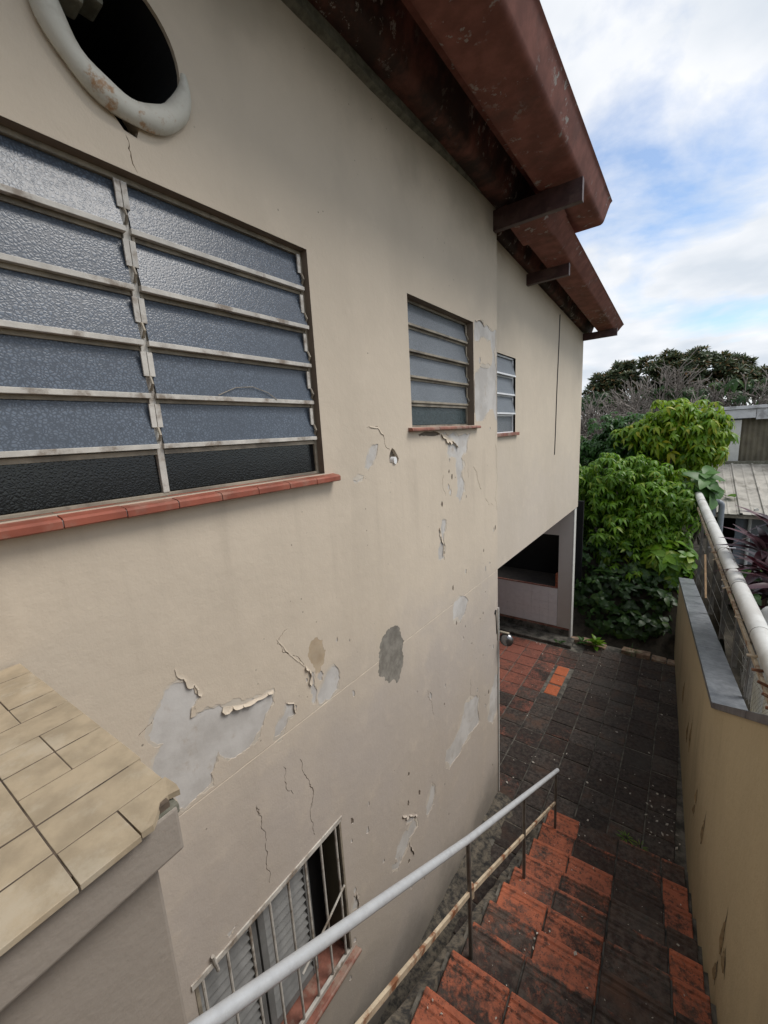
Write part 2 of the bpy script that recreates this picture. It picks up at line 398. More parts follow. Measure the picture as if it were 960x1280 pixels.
M['rust_dark'] = mat_plain('rusted_iron', (0.16, 0.06, 0.025), 0.8, var=0.4, scale=25, dirt=(0.4, 0.32, 0.22))
M['bark'] = mat_stone('bark', (0.05, 0.04, 0.03), (0.12, 0.1, 0.08), 20, 0.9)
M['twig'] = mat_stone('grey_twig', (0.13, 0.11, 0.095), (0.30, 0.265, 0.235), 9, 0.9)
M['leaf_green'] = mat_leaf('glossy_green_leaf', (0.07, 0.175, 0.012), (0.17, 0.32, 0.018), (0.24, 0.32, 0.03))
M['leaf_yellow'] = mat_leaf('yellow_green_leaf', (0.09, 0.22, 0.012), (0.24, 0.36, 0.018), (0.42, 0.38, 0.025))
M['leaf_mid'] = mat_leaf('mid_green_leaf', (0.03, 0.085, 0.018), (0.06, 0.15, 0.03))
M['soot'] = mat_plain('sooty_masonry', (0.02, 0.016, 0.014), 0.9, var=0.4)
M['leaf_dark'] = mat_leaf('dark_green_leaf', (0.02, 0.052, 0.013), (0.045, 0.105, 0.024), (0.08, 0.15, 0.025))
M['leaf_tree'] = mat_leaf('olive_tree_leaf', (0.05, 0.075, 0.035), (0.10, 0.13, 0.06), (0.26, 0.13, 0.05), 0.2)
M['leaf_burgundy'] = mat_leaf('burgundy_leaf', (0.028, 0.008, 0.014), (0.085, 0.02, 0.03), (0.24, 0.15, 0.17), 0.15, 0.35)
M['leaf_large'] = mat_leaf('variegated_large_leaf', (0.06, 0.15, 0.035), (0.12, 0.24, 0.07), (0.26, 0.34, 0.16))
M['debris'] = mat_plain('pale_litter', (0.5, 0.46, 0.4), 0.8, var=0.35, scale=30)
M['flake'] = mat_plain('curled_paint', (0.56, 0.48, 0.37), 0.8, var=0.15)
M['pvc_white'] = mat_plain('white_plastic', (0.78, 0.78, 0.78), 0.4, var=0.05)

# ------------------------------------------------------------------ ground and terrain
g_ = MB(); g_.quad((-900, -900, -0.14), (900, -900, -0.14), (900, 900, -0.14), (-900, 900, -0.14))
tag(g_.build('ground', M['earth']), kind='structure')
def terrain(name, mat, x0, x1, y0, y1, n, m, fz, base=-0.13):
    b = MB()
    for j in range(m + 1):
        for i in range(n + 1):
            x = x0 + (x1 - x0) * i / n; y = y0 + (y1 - y0) * j / m
            b.v.append((x, y, fz(x, y)))
    for j in range(m):
        for i in range(n):
            k = j * (n + 1) + i; b.f.append((k, k + 1, k + n + 2, k + n + 1))
    return tag(b.build(name, mat, smooth='all'), kind='structure')
def bank_z(x, y):
    h = max(0.0, min(1.0, (y - 7.55) / 1.3)); h = h * h * (3 - 2 * h)
    return -0.06 + 1.5 * h + 0.12 * noise.noise(Vector((x * 1.3, y * 1.3, 0))) * min(1, h * 4 + .2) + 0.05 * noise.noise(Vector((x * 5, y * 5, 2)))
terrain('soil_bank', M['soil'], -7, 2.0, 7.5, 13, 70, 50, bank_z)
terrain('neighbour_yard', M['soil'], 1.98, 9, -3, 13.2, 40, 60, lambda x, y: 0.75 + 0.08 * noise.noise(Vector((x, y, 5))))

# ------------------------------------------------------------------ house
house = root('house', (0, 1.5, 0))
tag(house, 'large beige two storey house with peeling paint and dark red channel roof', 'house')
house_inv = Matrix.Translation((0, -1.5, 0))
def H(o):
    """keep world coordinates when parented to a moved empty"""
    o.matrix_parent_inverse = house_inv; return o
def part(b, name, mat, **k): return H(b.build(name, mat, house, **k))
def jag(poly, amp=0.11, lv=3, seed=0, closed=True):
    rr = random.Random(seed)
    pts = [Vector(p) for p in poly]
    for l in range(lv):
        out = []; n = len(pts)
        for i in range(n if closed else n - 1):
            a_ = pts[i]; b_ = pts[(i + 1) % n]; d = b_ - a_
            out.append(a_)
            if d.length > 0.012:
                out.append((a_ + b_) / 2 + Vector((-d.y, d.x)) * rr.uniform(-amp, amp))
        if not closed: out.append(pts[-1])
        pts = out
    return pts
def ribbon(line, w, seed):
    pts = jag(line, 0.16, 4, seed, closed=False); L = []; Rr = []
    rr = random.Random(seed + 1); n = len(pts)
    for i, p in enumerate(pts):
        d = (pts[min(i + 1, n - 1)] - pts[max(i - 1, 0)]).normalized(); nn = Vector((-d.y, d.x))
        ww = w * rr.uniform(0.4, 1.2) * (0.35 if i in (0, n - 1) else 1)
        L.append(p + nn * ww / 2); Rr.append(p - nn * ww / 2)
    return L + Rr[::-1]
PATCH = [
    ('plaster', [(0.541, 3.012), (0.586, 3.02), (0.623, 2.992), (0.663, 2.924), (0.623, 2.897), (0.61, 2.859), (0.631, 2.856), (0.671, 2.859), (0.723, 2.844), (0.739, 2.822), (0.825, 2.782), (0.91, 2.769), (0.972, 2.759), (0.968, 2.711), (0.924, 2.678), (0.891, 2.627), (0.845, 2.591), (0.797, 2.584), (0.732, 2.6), (0.706, 2.629), (0.696, 2.657), (0.681, 2.625), (0.653, 2.591), (0.647, 2.551), (0.6, 2.545), (0.54, 2.529), (0.52, 2.55), (0.52, 2.613), (0.478, 2.68), (0.468, 2.738), (0.474, 2.793), (0.509, 2.827), (0.468, 2.89), (0.497, 2.943), (0.521, 2.966)]),
    ('plaster', [(1.033, 2.659), (1.074, 2.636), (1.079, 2.578), (1.041, 2.589), (1.026, 2.561), (0.984, 2.531), (0.956, 2.541), (0.966, 2.588), (0.997, 2.606), (1.018, 2.617)]),
    ('plaster', [(1.341, 2.685), (1.384, 2.648), (1.364, 2.543), (1.312, 2.516), (1.238, 2.533), (1.226, 2.582), (1.27, 2.626), (1.302, 2.671)]),
    ('plaster', [(1.183, 2.755), (1.215, 2.718), (1.208, 2.661), (1.225, 2.61), (1.201, 2.559), (1.185, 2.576), (1.185, 2.661)]),
    ('ochre_stain', [(1.257, 2.888), (1.293, 2.854), (1.307, 2.793), (1.287, 2.741), (1.252, 2.698), (1.224, 2.706), (1.2, 2.786), (1.198, 2.846), (1.224, 2.886)]),
    ('cement', [(1.83, 2.676), (1.882, 2.672), (1.923, 2.66), (1.964, 2.595), (1.972, 2.457), (1.946, 2.334), (1.885, 2.28), (1.799, 2.328), (1.735, 2.41), (1.718, 2.492), (1.744, 2.587)]),
    ('plaster', [(2.701, 2.51), (2.899, 2.5), (2.96, 2.436), (2.893, 2.352), (2.814, 2.312), (2.681, 2.391)]),
    ('plaster', [(3.086, 1.479), (3.157, 1.417), (3.151, 1.177), (2.987, 1.173), (2.844, 1.162), (2.709, 1.125), (2.559, 1.129), (2.489, 1.24), (2.508, 1.327), (2.642, 1.32), (2.72, 1.357), (2.802, 1.434), (2.859, 1.53)]),
    ('plaster', [(3.54, 1.431), (3.65, 1.417), (3.648, 1.01), (3.468, 0.937), (3.345, 1.08), (3.403, 1.284)]),
    ('plaster', [(2.576, 3.828), (2.735, 3.824), (3.044, 3.814), (2.992, 3.741), (2.97, 3.672), (2.889, 3.637), (2.912, 3.571), (2.876, 3.528), (2.921, 3.453), (2.918, 3.382), (2.84, 3.299), (2.786, 3.354), (2.814, 3.408), (2.807, 3.49), (2.784, 3.583), (2.804, 3.627), (2.775, 3.651), (2.691, 3.652), (2.658, 3.692), (2.673, 3.745), (2.731, 3.742), (2.829, 3.724), (2.769, 3.762)]),
    ('plaster', [(2.551, 3.214), (2.608, 3.197), (2.592, 3.127), (2.568, 3.11), (2.579, 3.027), (2.557, 2.929), (2.479, 2.94), (2.483, 3.007), (2.531, 3.062), (2.513, 3.133)]),
    ('plaster', [(3.17, 4.675), (3.273, 4.697), (3.357, 4.663), (3.509, 4.652), (3.618, 4.689), (3.624, 3.907), (3.531, 4.011), (3.382, 3.975), (3.307, 3.918), (3.177, 3.91), (3.158, 4.282), (3.263, 4.349), (3.476, 4.363), (3.525, 4.466), (3.479, 4.578), (3.339, 4.588), (3.232, 4.536), (3.16, 4.532)]),
    ('plaster', [(1.781, 3.789), (1.835, 3.794), (1.816, 3.728), (1.733, 3.662), (1.706, 3.675), (1.728, 3.735)]),
    ('plaster', [(1.605, 3.619), (1.706, 3.628), (1.687, 3.615), (1.615, 3.604)]),
    ('plaster', [(2.277, 1.208), (2.317, 1.154), (2.278, 1.028), (2.198, 0.992), (2.18, 1.089)]),
    ('plaster', [(2.0, 1.129), (2.04, 1.044), (1.867, 0.971), (1.796, 0.95), (1.767, 1.046), (1.863, 1.14)]),
    ('plaster', [(1.901, 1.262), (2.047, 1.146), (1.989, 1.127), (1.92, 1.18)]),
    ('plaster', [(0.617, 1.844), (0.664, 1.845), (0.642, 1.835), (0.624, 1.82)]),
    ('plaster', [(1.356, 1.202), (1.394, 1.147), (1.375, 1.086), (1.332, 1.116)]),
    ('plaster', [(1.72, 1.041), (1.813, 0.951), (1.794, 0.929), (1.731, 0.983)]),
    ('hole', [(1.969, 3.764), (1.995, 3.75), (2.035, 3.696), (2.022, 3.672), (1.983, 3.669), (1.94, 3.679), (1.938, 3.72)]),
    ('crack', [(2.267, 3.835), (2.285, 3.836), (2.55, 3.832), (2.554, 3.822), (2.389, 3.819), (2.279, 3.82)]),
]
CRACK = [
    [(1.744, 3.886), (1.85, 3.881), (1.891, 3.836), (1.902, 3.783), (1.954, 3.752)] ,
    [(1.084, 3.006), (1.034, 2.983), (1.022, 2.962), (1.083, 2.881), (1.162, 2.777)] ,
    [(0.439, 2.905), (0.46, 2.915), (0.497, 2.943)] ,
    [(0.824, 2.297), (0.831, 2.181), (0.839, 2.068), (0.836, 1.869)] ,
    [(1.116, 2.164), (1.126, 2.056), (1.103, 1.976), (1.119, 1.859)] ,
    [(2.263, 2.009), (2.285, 1.918), (2.32, 1.84), (2.34, 1.759)] ,
    [(0.692, 4.755), (0.695, 4.719), (0.701, 4.682), (0.711, 4.663)] ,
    [(3.623, 3.836), (3.634, 3.572), (3.593, 3.331), (3.617, 3.089)] ,
    [(3.098, 3.549), (3.175, 3.475), (3.254, 3.341)] ,
    [(3.628, 4.478), (3.633, 4.231), (3.624, 3.907)] ,
    [(1.076, 2.337), (1.115, 2.193), (1.135, 2.075), (1.112, 2.021)] ,
    [(0.82, 2.294), (0.826, 2.24)] ,
    [(0.981, 2.369), (0.978, 2.291), (1.018, 2.189)] ,
    [(2.977, 1.7), (2.978, 1.429), (3.015, 1.126)] ,
    [(2.993, 3.552), (3.003, 3.467)] ,
    [(3.121, 3.54), (3.192, 3.42), (3.242, 3.337)] ,
    [(2.596, 3.538), (2.572, 3.464), (2.616, 3.38)] ,
    [(3.338, 3.247), (3.52, 3.156)] ,
]
Y_END = 3.62
def in_poly(p, poly):
    c = False; n = len(poly); j = n - 1
    for i in range(n):
        a_, b_ = poly[i], poly[j]
        if (a_[1] > p[1]) != (b_[1] > p[1]) and p[0] < (b_[0] - a_[0]) * (p[1] - a_[1]) / (b_[1] - a_[1]) + a_[0]: c = not c
        j = i
    return c
HOLES = [[(-0.85, 3.675), (1.40, 3.675), (1.40, 4.655), (-0.85, 4.655)],
         [(2.20, 3.880), (3.13, 3.880), (3.13, 4.658), (2.20, 4.658)],
         [(0.467, 0.865), (1.30, 0.865), (1.30, 1.795), (0.467, 1.795)],
         [(0.72 + 0.172 * math.cos(2 * math.pi * k / 40), 5.02 + 0.172 * math.sin(2 * math.pi * k / 40)) for k in range(40)],
         [(0.66, 4.80), (0.69, 4.765), (0.725, 4.76), (0.735, 4.79), (0.70, 4.84)]]
regions = []                                     # (material key, depth, polygon)
for i, (k, poly) in enumerate(PATCH):
    poly = [(min(y, Y_END - 0.004), z) for y, z in poly]
    if k == 'hole': regions.append((k, 0.022, jag(poly, 0.08, 1, i)))
    elif k == 'crack': regions.append((k, 0.012, jag(poly, 0.12, 2, i)))
    elif k in ('cement', 'ochre_stain'): regions.append((k, 0.0006, jag(poly, 0.24, 4, i)))
    else: regions.append((k, 0.003, jag(poly, 0.17, 4, i)))
for i, c in enumerate(CRACK): regions.append(('crack', 0.006, ribbon([(min(y, Y_END - 0.012), z) for y, z in c], 0.0034, 50 + i)))
regions.append(('seam', 0.003, [Vector(p) for p in ((-1.9, 2.517), (0.52, 2.516), (2.0, 2.513), (Y_END - .004, 2.505), (Y_END - .004, 2.511), (2.0, 2.519), (0.52, 2.522), (-1.9, 2.524))]))
def swell(poly, seed, lo=0.001, hi=0.016):
    r2 = random.Random(seed); n = len(poly); out = []
    ar = sum(poly[i][0] * poly[(i + 1) % n][1] - poly[(i + 1) % n][0] * poly[i][1] for i in range(n))
    for i in range(n):
        d = (Vector(poly[(i + 1) % n]) - Vector(poly[i - 1])).normalized(); nn = Vector((d.y, -d.x)) * (1 if ar > 0 else -1)
        out.append(Vector(poly[i]) + nn * r2.uniform(lo, hi) * (2.2 if r2.random() < .2 else 1))
    return out
_rc = random.Random(88)
for (yc, zc, sy, sz, n_) in ((2.75, 3.2, .12, .5, 16), (2.2, 1.2, .3, .4, 16), (1.4, 1.1, .12, .3, 12), (3.4, 1.2, .12, .6, 14), (1.2, 2.7, .25, .14, 8), (3.3, 4.2, .14, .35, 7), (2.9, 2.4, .4, .4, 6), (3.45, 2.2, .1, .5, 8)):
    for _i in range(n_):
        y, z, s_ = _rc.gauss(yc, sy), _rc.gauss(zc, sz), _rc.uniform(.006, .022)
        if any(h[0][0] - .03 < y < h[2][0] + .03 and h[0][1] - .06 < z < h[2][1] + .03 for h in HOLES[:3]) or not -.05 < z < 5.4 or y > 3.58: continue
        m_ = 6; pl_ = [(y + s_ * _rc.uniform(.4, 1.1) * math.cos(2 * math.pi * j / m_), z + 1.7 * s_ * _rc.uniform(.4, 1.1) * math.sin(2 * math.pi * j / m_)) for j in range(m_)]
        regions.append(('plaster' if _rc.random() < .6 else 'crack', 0.003, jag(pl_, .15, 2, _rc.randrange(9999))))
for i, (k, poly) in enumerate(PATCH):
    if k == 'plaster': regions.append(('undercoat', 0.0013, jag(swell([(min(y, Y_END - 0.004), z) for y, z in poly], 700 + i), 0.2, 3, 800 + i)))
def clampy(poly): return [Vector((min(max(p[0], -1.95), Y_END - 0.002), p[1])) for p in poly]
def cdt_wall():
    verts = []; faces = []
    def add(poly):
        n = len(verts); verts.extend([Vector((p[0], p[1])) for p in poly]); faces.append(list(range(n, n + len(poly))))
    add([(-2.0, -0.12), (Y_END, -0.12), (Y_END, 5.72), (-2.0, 5.72)])
    for h in HOLES: add(h)
    for r in regions: add(clampy(r[2]))
    V, Ed, F, _, _, of = delaunay_2d_cdt(verts, [], faces, 1, 1e-5)
    nh = len(HOLES); main = MB(); subs = {}
    cls = []
    polys = [(h, min(p[0] for p in h), max(p[0] for p in h), min(p[1] for p in h), max(p[1] for p in h)) for h in HOLES + [clampy(r[2]) for r in regions]]
    for f in F:
        c = sum((V[i] for i in f), Vector((0, 0))) / len(f); k = 0
        for j, (h, a0, a1, b0, b1) in enumerate(polys):
            if a0 <= c.x <= a1 and b0 <= c.y <= b1 and in_poly(c, h): k = -1 if j < nh else j - nh + 1; break
        cls.append(k)
    main.v = [(0, p.x, p.y) for p in V]
    edge = {}
    for f, c in zip(F, cls):
        for i in range(len(f)): edge[(f[i], f[(i + 1) % len(f)])] = c
        if c == 0: main.f.append(tuple(f))
        elif c > 0: subs.setdefault(c, []).append(f)
    for (a_, b_), c in list(edge.items()):
        o = edge.get((b_, a_))
        if o is None: continue
        if o in (0, -1) and c > 0 or (c > 0 and o > 0 and c < o):   # rim of each recessed patch
            d = regions[c - 1][1] + 0.001; d0 = regions[o - 1][1] if o > 0 else 0.0
            if d < d0: d, d0 = d0 + .001, d
            pa, pb = V[a_], V[b_]
            main.quad((-d0, pa.x, pa.y), (-d0, pb.x, pb.y), (-d, pb.x, pb.y), (-d, pa.x, pa.y))
    for k, h in enumerate(HOLES):                 # reveals
        d = 0.3 if k >= 3 else 0.18
        if k < 3: continue
        n = len(h)
        for i in range(n):
            a_, b_ = h[i], h[(i + 1) % n]
            main.quad((0, *a_), (0, *b_), (-d, *b_), (-d, *a_))
    o = part(main, 'wall', M['wall'], fix=False)
    names = {'undercoat': 'worn_undercoat', 'plaster': 'bare_plaster', 'cement': 'cement_patch', 'ochre_stain': 'stained_patch', 'hole': 'plaster_hole', 'crack': 'crack', 'seam': 'wall_joint'}
    mats = {'undercoat': 'undercoat', 'plaster': 'plaster', 'cement': 'cement', 'ochre_stain': 'ochre_stain', 'hole': 'crack', 'crack': 'crack', 'seam': 'seam'}
    parts_ = []
    for c, fs in subs.items():
        left = list(fs); by = {}
        for i, f in enumerate(left):
            for a_ in f: by.setdefault(a_, []).append(i)
        seen = set()
        for i in range(len(left)):
            if i in seen: continue
            st_ = [i]; seen.add(i); comp = []
            while st_:
                j = st_.pop(); comp.append(left[j])
                for a_ in left[j]:
                    for h in by[a_]:
                        if h not in seen: seen.add(h); st_.append(h)
            parts_.append((c, comp))
    for c, fs in parts_:
        k, d, _ = regions[c - 1]
        b = MB(); mp = {}
        for f in fs:
            q = []
            for i in f:
                if i not in mp: mp[i] = len(b.v); b.v.append((-d, V[i].x, V[i].y))
                q.append(mp[i])
            b.f.append(tuple(q))
        part(b, names[k], M[mats[k]], fix=False)
cdt_wall()
# rest of the shell: end wall, back, near end, floor slab over the grill, two added light blockers
b = MB()
b.box(-6, -0.16, Y_END - 0.16, Y_END, -0.12, 5.45); part(b, 'wall', M['wall_far'])
b = MB(); b.box(-6.15, -6, -2.0, Y_END, -0.12, 5.5); part(b, 'wall', M['wall'])
b = MB(); b.box(-6, -0.002, -2.15, -2.0, -0.12, 5.6); part(b, 'wall', M['wall'])
b = MB(); b.box(0.0, 1.80, -2.45, -2.3, -0.12, 5.4); part(b, 'wall', M['wall'])  # unseen return wall, added behind the camera to dim the near wall
b = MB(); b.box(0.003, 1.86, -2.6, -0.75, 5.405, 5.52); part(b, 'shade_slab', M['pink_wall'])  # unseen slab, added overhead to cut skylight on the wall's left part
b = MB(); b.box(-5.9, -0.19, -1.95, Y_END - 0.18, 2.35, 2.55); part(b, 'floor_slab', M['pink_wall'])
# curled paint along the torn edges
def flake(line, wid, seed, lift=0.012):
    rr = random.Random(seed); L = [Vector(p) for p in line]; tot = sum((L[i + 1] - L[i]).length for i in range(len(L) - 1))
    def at(s_):
        s_ *= tot
        for i in range(len(L) - 1):
            d = (L[i + 1] - L[i]).length
            if s_ <= d or i == len(L) - 2: return L[i] + (L[i + 1] - L[i]) * min(1, s_ / d), (L[i + 1] - L[i]).normalized()
            s_ -= d
    pos = 0.0
    while pos < 0.97:
        ln = min(1 - pos, rr.uniform(0.025, 0.075) / tot); w = wid * rr.uniform(0.25, 1.0); lf = lift * rr.uniform(0.15, 0.7)
        if rr.random() < 0.86:
            n = 6; m = 5; b = MB(); sk = rr.uniform(-.4, .4)
            for i in range(n):
                p, d = at(pos + ln * i / (n - 1)); nn = Vector((-d.y, d.x))
                if nn.y > 0: nn = -nn
                ww = w * (0.25 + 0.75 * math.sin(math.pi * (i + .6) / (n + .4)) ** .6) * rr.uniform(.8, 1.15)
                for k in range(m):
                    s_ = k / (m - 1); qv = p - nn * .003 + (nn + d * sk * s_) * ww * s_
                    b.v.append((0.0008 + lf * s_ ** 2 * rr.uniform(.85, 1.1), qv.x, qv.y))
            for i in range(n - 1):
                for k in range(m - 1): a_ = i * m + k; b.f.append((a_, a_ + 1, a_ + m + 1, a_ + m))
            o = part(b, 'paint_flake', M['wall'], fix=False)
            md = o.modifiers.new('thickness', 'SOLIDIFY'); md.thickness = 0.0016
        pos += ln
for i, (l, w, lf) in enumerate([
    ([(0.588, 3.075), (0.598, 3.042), (0.622, 3.019), (0.648, 2.974), (0.669, 2.924)], 0.026, 0.014),
    ([(0.737, 2.824), (0.825, 2.784), (0.91, 2.772), (0.972, 2.765)], 0.03, 0.02),
    ([(2.572, 3.828), (2.686, 3.782), (2.768, 3.76), (2.829, 3.724)], 0.04, 0.022),
    ([(1.744, 3.89), (1.85, 3.884), (1.896, 3.838)], 0.016, 0.008),
    ([(1.17, 2.778), (1.197, 2.732), (1.202, 2.664)], 0.03, 0.016),
    ([(2.515, 3.166), (2.533, 3.106), (2.563, 3.031), (2.547, 2.944)], 0.03, 0.014),
    ([(0.623, 2.9), (0.614, 2.862)], 0.03, 0.012),
    ([(1.875, 1.286), (2.047, 1.146)], 0.03, 0.016),
    ([(3.18, 4.68), (3.273, 4.70), (3.357, 4.665)], 0.014, 0.008),
    ([(1.386, 1.215), (1.39, 1.09), (1.36, 0.99)], 0.02, 0.012),
    ([(1.04, 2.66), (1.078, 2.637), (1.082, 2.585)], 0.018, 0.01),
    ([(1.02, 2.985), (1.085, 2.881), (1.16, 2.78)], 0.01, 0.005),
    ([(1.94, 1.01), (1.97, 0.93), (1.99, 0.86)], 0.02, 0.012)]): flake(l, w, 300 + i, lf)
# white plastic pipe end showing in the broken hole
b = MB(); b.tube([(-0.02, 1.985, 3.69), (0.006, 1.99, 3.69)], 0.022, 14); part(b, 'pipe_end', M['pvc_white'], smooth=True)

# ---- round vent
b = MB()
prof = [(math.cos(2 * math.pi * k / 10), math.sin(2 * math.pi * k / 10)) for k in range(10)]
ring = []
N = 40
for i in range(N + 1):
    an = R_(95 + 268 * i / N)                     # from the top, round the left and the bottom, to the right
    ring.append((an, (0.036 + 0.003 * math.sin(i * 0.9)) * (1.0 if i < N - 6 else 1.0 - 0.12 * (i - (N - 6)))))
b.sweep(prof, ring, lambda u, w, p: (0.014 + w * p[1] * 0.72, 0.712 + (0.185 + u * p[1]) * math.cos(p[0]), 5.002 + (0.185 + u * p[1]) * math.sin(p[0])))
g = NT('stained_vent_pipe')
gc = g.mix(g.ramp(g.noise(9, 6, 0.65), 0.4, 0.65), (0.55, 0.53, 0.46), (0.42, 0.395, 0.33))
gc = g.mix(g.ramp(g.noise(16, 6, 0.7, off=(2, 2, 2)), 0.56, 0.68, 0, 0.85), gc, (0.33, 0.16, 0.05))
g.bump(g.noise(40, 4), 0.3, 0.004)
M['vent'] = g.done(gc, 0.6)
part(b, 'vent_ring', M['vent'], smooth=True)
b = MB(); pl = [(0.72 + 0.171 * math.cos(2 * math.pi * k / 32), 5.02 + 0.171 * math.sin(2 * math.pi * k / 32)) for k in range(32)]
for i in range(32):
    a_, c_ = pl[i], pl[(i + 1) % 32]; b.quad((-0.012, *a_), (-0.012, *c_), (-0.5, *c_), (-0.5, *a_))
b.f.append(tuple(len(b.v) + i for i in range(32))); b.v += [(-0.5, *p) for p in pl]
part(b, 'vent_shaft', M['black'], fix=False)
b = MB(); b.box(-0.14, -0.05, 0.62, 0.80, 4.75, 4.86); part(b, 'vent_gap', M['black'])
b = MB()
rr = random.Random(3)
for i in range(9):
    p = Vector((0.01 + rr.uniform(-.02, .02), 0.60 + rr.uniform(-.03, .04), 5.07 + rr.uniform(-.03, .06)))
    s_ = rr.uniform(0.02, 0.04)
    b.box(p.x - s_, p.x + s_, p.y - s_, p.y + s_, p.z - s_ * 1.4, p.z + s_)
part(b, 'vent_rubble', M['mortar_moss'], bevel=0.008)

# ---- louvre windows
def reveal(w, y0, y1, z0, z1, x0, d, mat, t=0.02):
    r = MB()
    r.box(x0 - d, x0 - 0.0025, y1, y1 + t, z0 - t, z1 + t)
    r.box(x0 - d, x0 - 0.0025, y0 - t, y0, z0 - t, z1 + t)
    r.box(x0 - d, x0 - 0.0025, y0 - .001, y1 + .001, z1, z1 + t)
    r.box(x0 - d, x0 - 0.0025, y0 - .001, y1 + .001, z0 - t, z0)
    return H(r.build('reveal', mat, w))
def louvre_window(name_label, x0, d, y0, mulls, y1, z0, z1, rows, gl, gld, frm, frm_old, tilt, bar, proud, clip, rv):
    """lights between y0, mulls, y1; the lowest row is fixed, the others tilt outwards at the foot"""
    w = link('window', None, house); H(w); w.location = (x0, (y0 + y1) / 2, z0)
    w['label'] = name_label
    winv = Matrix.Translation((-x0, -(y0 + y1) / 2, -z0))
    def wp(b_, nm, mt, **k):
        o = b_.build(nm, mt, w, **k); o.matrix_parent_inverse = winv; return o
    reveal_o = reveal(w, y0, y1, z0, z1, x0, d + 0.06, rv); reveal_o.matrix_parent_inverse = winv
    xf = x0 - d
    f = 0.016
    b_ = MB()
    b_.box(xf - 0.02, xf + 0.008, y0, y1, z1 - f, z1); b_.box(xf - 0.02, xf + 0.01, y0, y1, z0 + .001, z0 + f * 0.8)
    b_.box(xf - 0.02, xf + 0.008, y0, y0 + f, z0 + f * .8, z1 - f); b_.box(xf - 0.02, xf + 0.008, y1 - f, y1, z0 + f * .8, z1 - f)
    wp(b_, 'frame', frm_old, bevel=0.002)
    b_ = MB(); b_.box(xf - 0.13, xf - 0.10, y0, y1, z0, z1); wp(b_, 'backing', M['black'])
    cuts = [y0 + f] + list(mulls) + [y1 - f]
    for my in mulls:
        b_ = MB(); b_.box(xf - 0.02, xf + 0.012, my - 0.011, my + 0.011, z0 + f * .8, z1 - f); wp(b_, 'mullion', frm, bevel=0.002)
    ph = (z1 - z0) / rows
    for i in range(len(cuts) - 1):
        a_ = cuts[i] + (0.012 if i else 0.0); c_ = cuts[i + 1] - (0.012 if i < len(cuts) - 2 else 0.0)
        for r in range(rows):
            zb = z0 + r * ph; zt = zb + ph
            t_ = tilt if r else 0.0
            jit = random.uniform(-0.006, 0.006) if r else 0
            b_ = MB()
            zlo = zb + (f if r == 0 else 0.012); zhi = zt - (0.006 if r == 0 else 0.016 if r == rows - 1 else 0.004)
            xl, xh = xf + t_ + jit, xf - 0.004 + (0 if r else 0)
            b_.quad((xl, a_, zlo), (xl, c_, zlo), (xh, c_, zhi), (xh, a_, zhi))
            b_.quad((xl - .005, a_, zlo), (xl - .005, c_, zlo), (xh - .005, c_, zhi), (xh - .005, a_, zhi))
            b_.quad((xl, a_, zlo), (xl - .005, a_, zlo), (xh - .005, a_, zhi), (xh, a_, zhi))
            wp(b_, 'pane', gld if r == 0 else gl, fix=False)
            if r:
                b_ = MB()                         # the light metal lip that carries the pane's foot
                b_.box(xl - 0.014, xl + proud, a_ - 0.004, c_ + 0.004, zlo - bar * 0.85, zlo + bar * 0.15)
                wp(b_, 'glazing_bar', frm, bevel=0.0015)
                b_ = MB()                         # dark rail behind it
                b_.box(xf - 0.012, xf + 0.004, a_ + .001, c_ - .001, zb - 0.014, zb + 0.003)
                b_.box(xl * .5 + xh * .5 - .004, xl * .5 + xh * .5 + .002, a_, a_ + 0.008, zlo, zhi)
                wp(b_, 'rail', frm_old)
            else:
                b_ = MB(); b_.box(xf - 0.01, xf + 0.012, a_ + .001, c_ - .001, zt - 0.020, zt - 0.006); wp(b_, 'rail', frm_old)
    if clip:
        for my in list(mulls) + [y1 - 0.018]:
            for r in range(1, rows):
                zt = z0 + (r + 1) * ph - 0.02
                b_ = MB()
                for s_ in (-1, 1):
                    if s_ > 0 and my > y1 - 0.05: continue
                    yy = my + s_ * 0.0095
                    b_.box(xf + 0.013, xf + 0.020, yy - 0.0085, yy + 0.0085, zt - 0.075, zt)
                wp(b_, 'hinge_clip', frm, bevel=0.001)
                b_ = MB(); b_.tube([(xf + 0.018, my, zt - 0.075), (xf + 0.03, my, zt - 0.10), (xf + 0.016, my, zt - 0.118)], 0.005, 6); wp(b_, 'hinge_arm', frm_old)
    return w, wp
w1, w1p = louvre_window('large louvre window of three lights with blue grey patterned glass', 0, 0.045, -0.85, [-0.085, 0.667], 1.40, 3.675, 4.655, 6, M['glass'], M['glass_dark'], M['frame'], M['frame_old'], 0.026, 0.016, 0.005, True, M['reveal'])
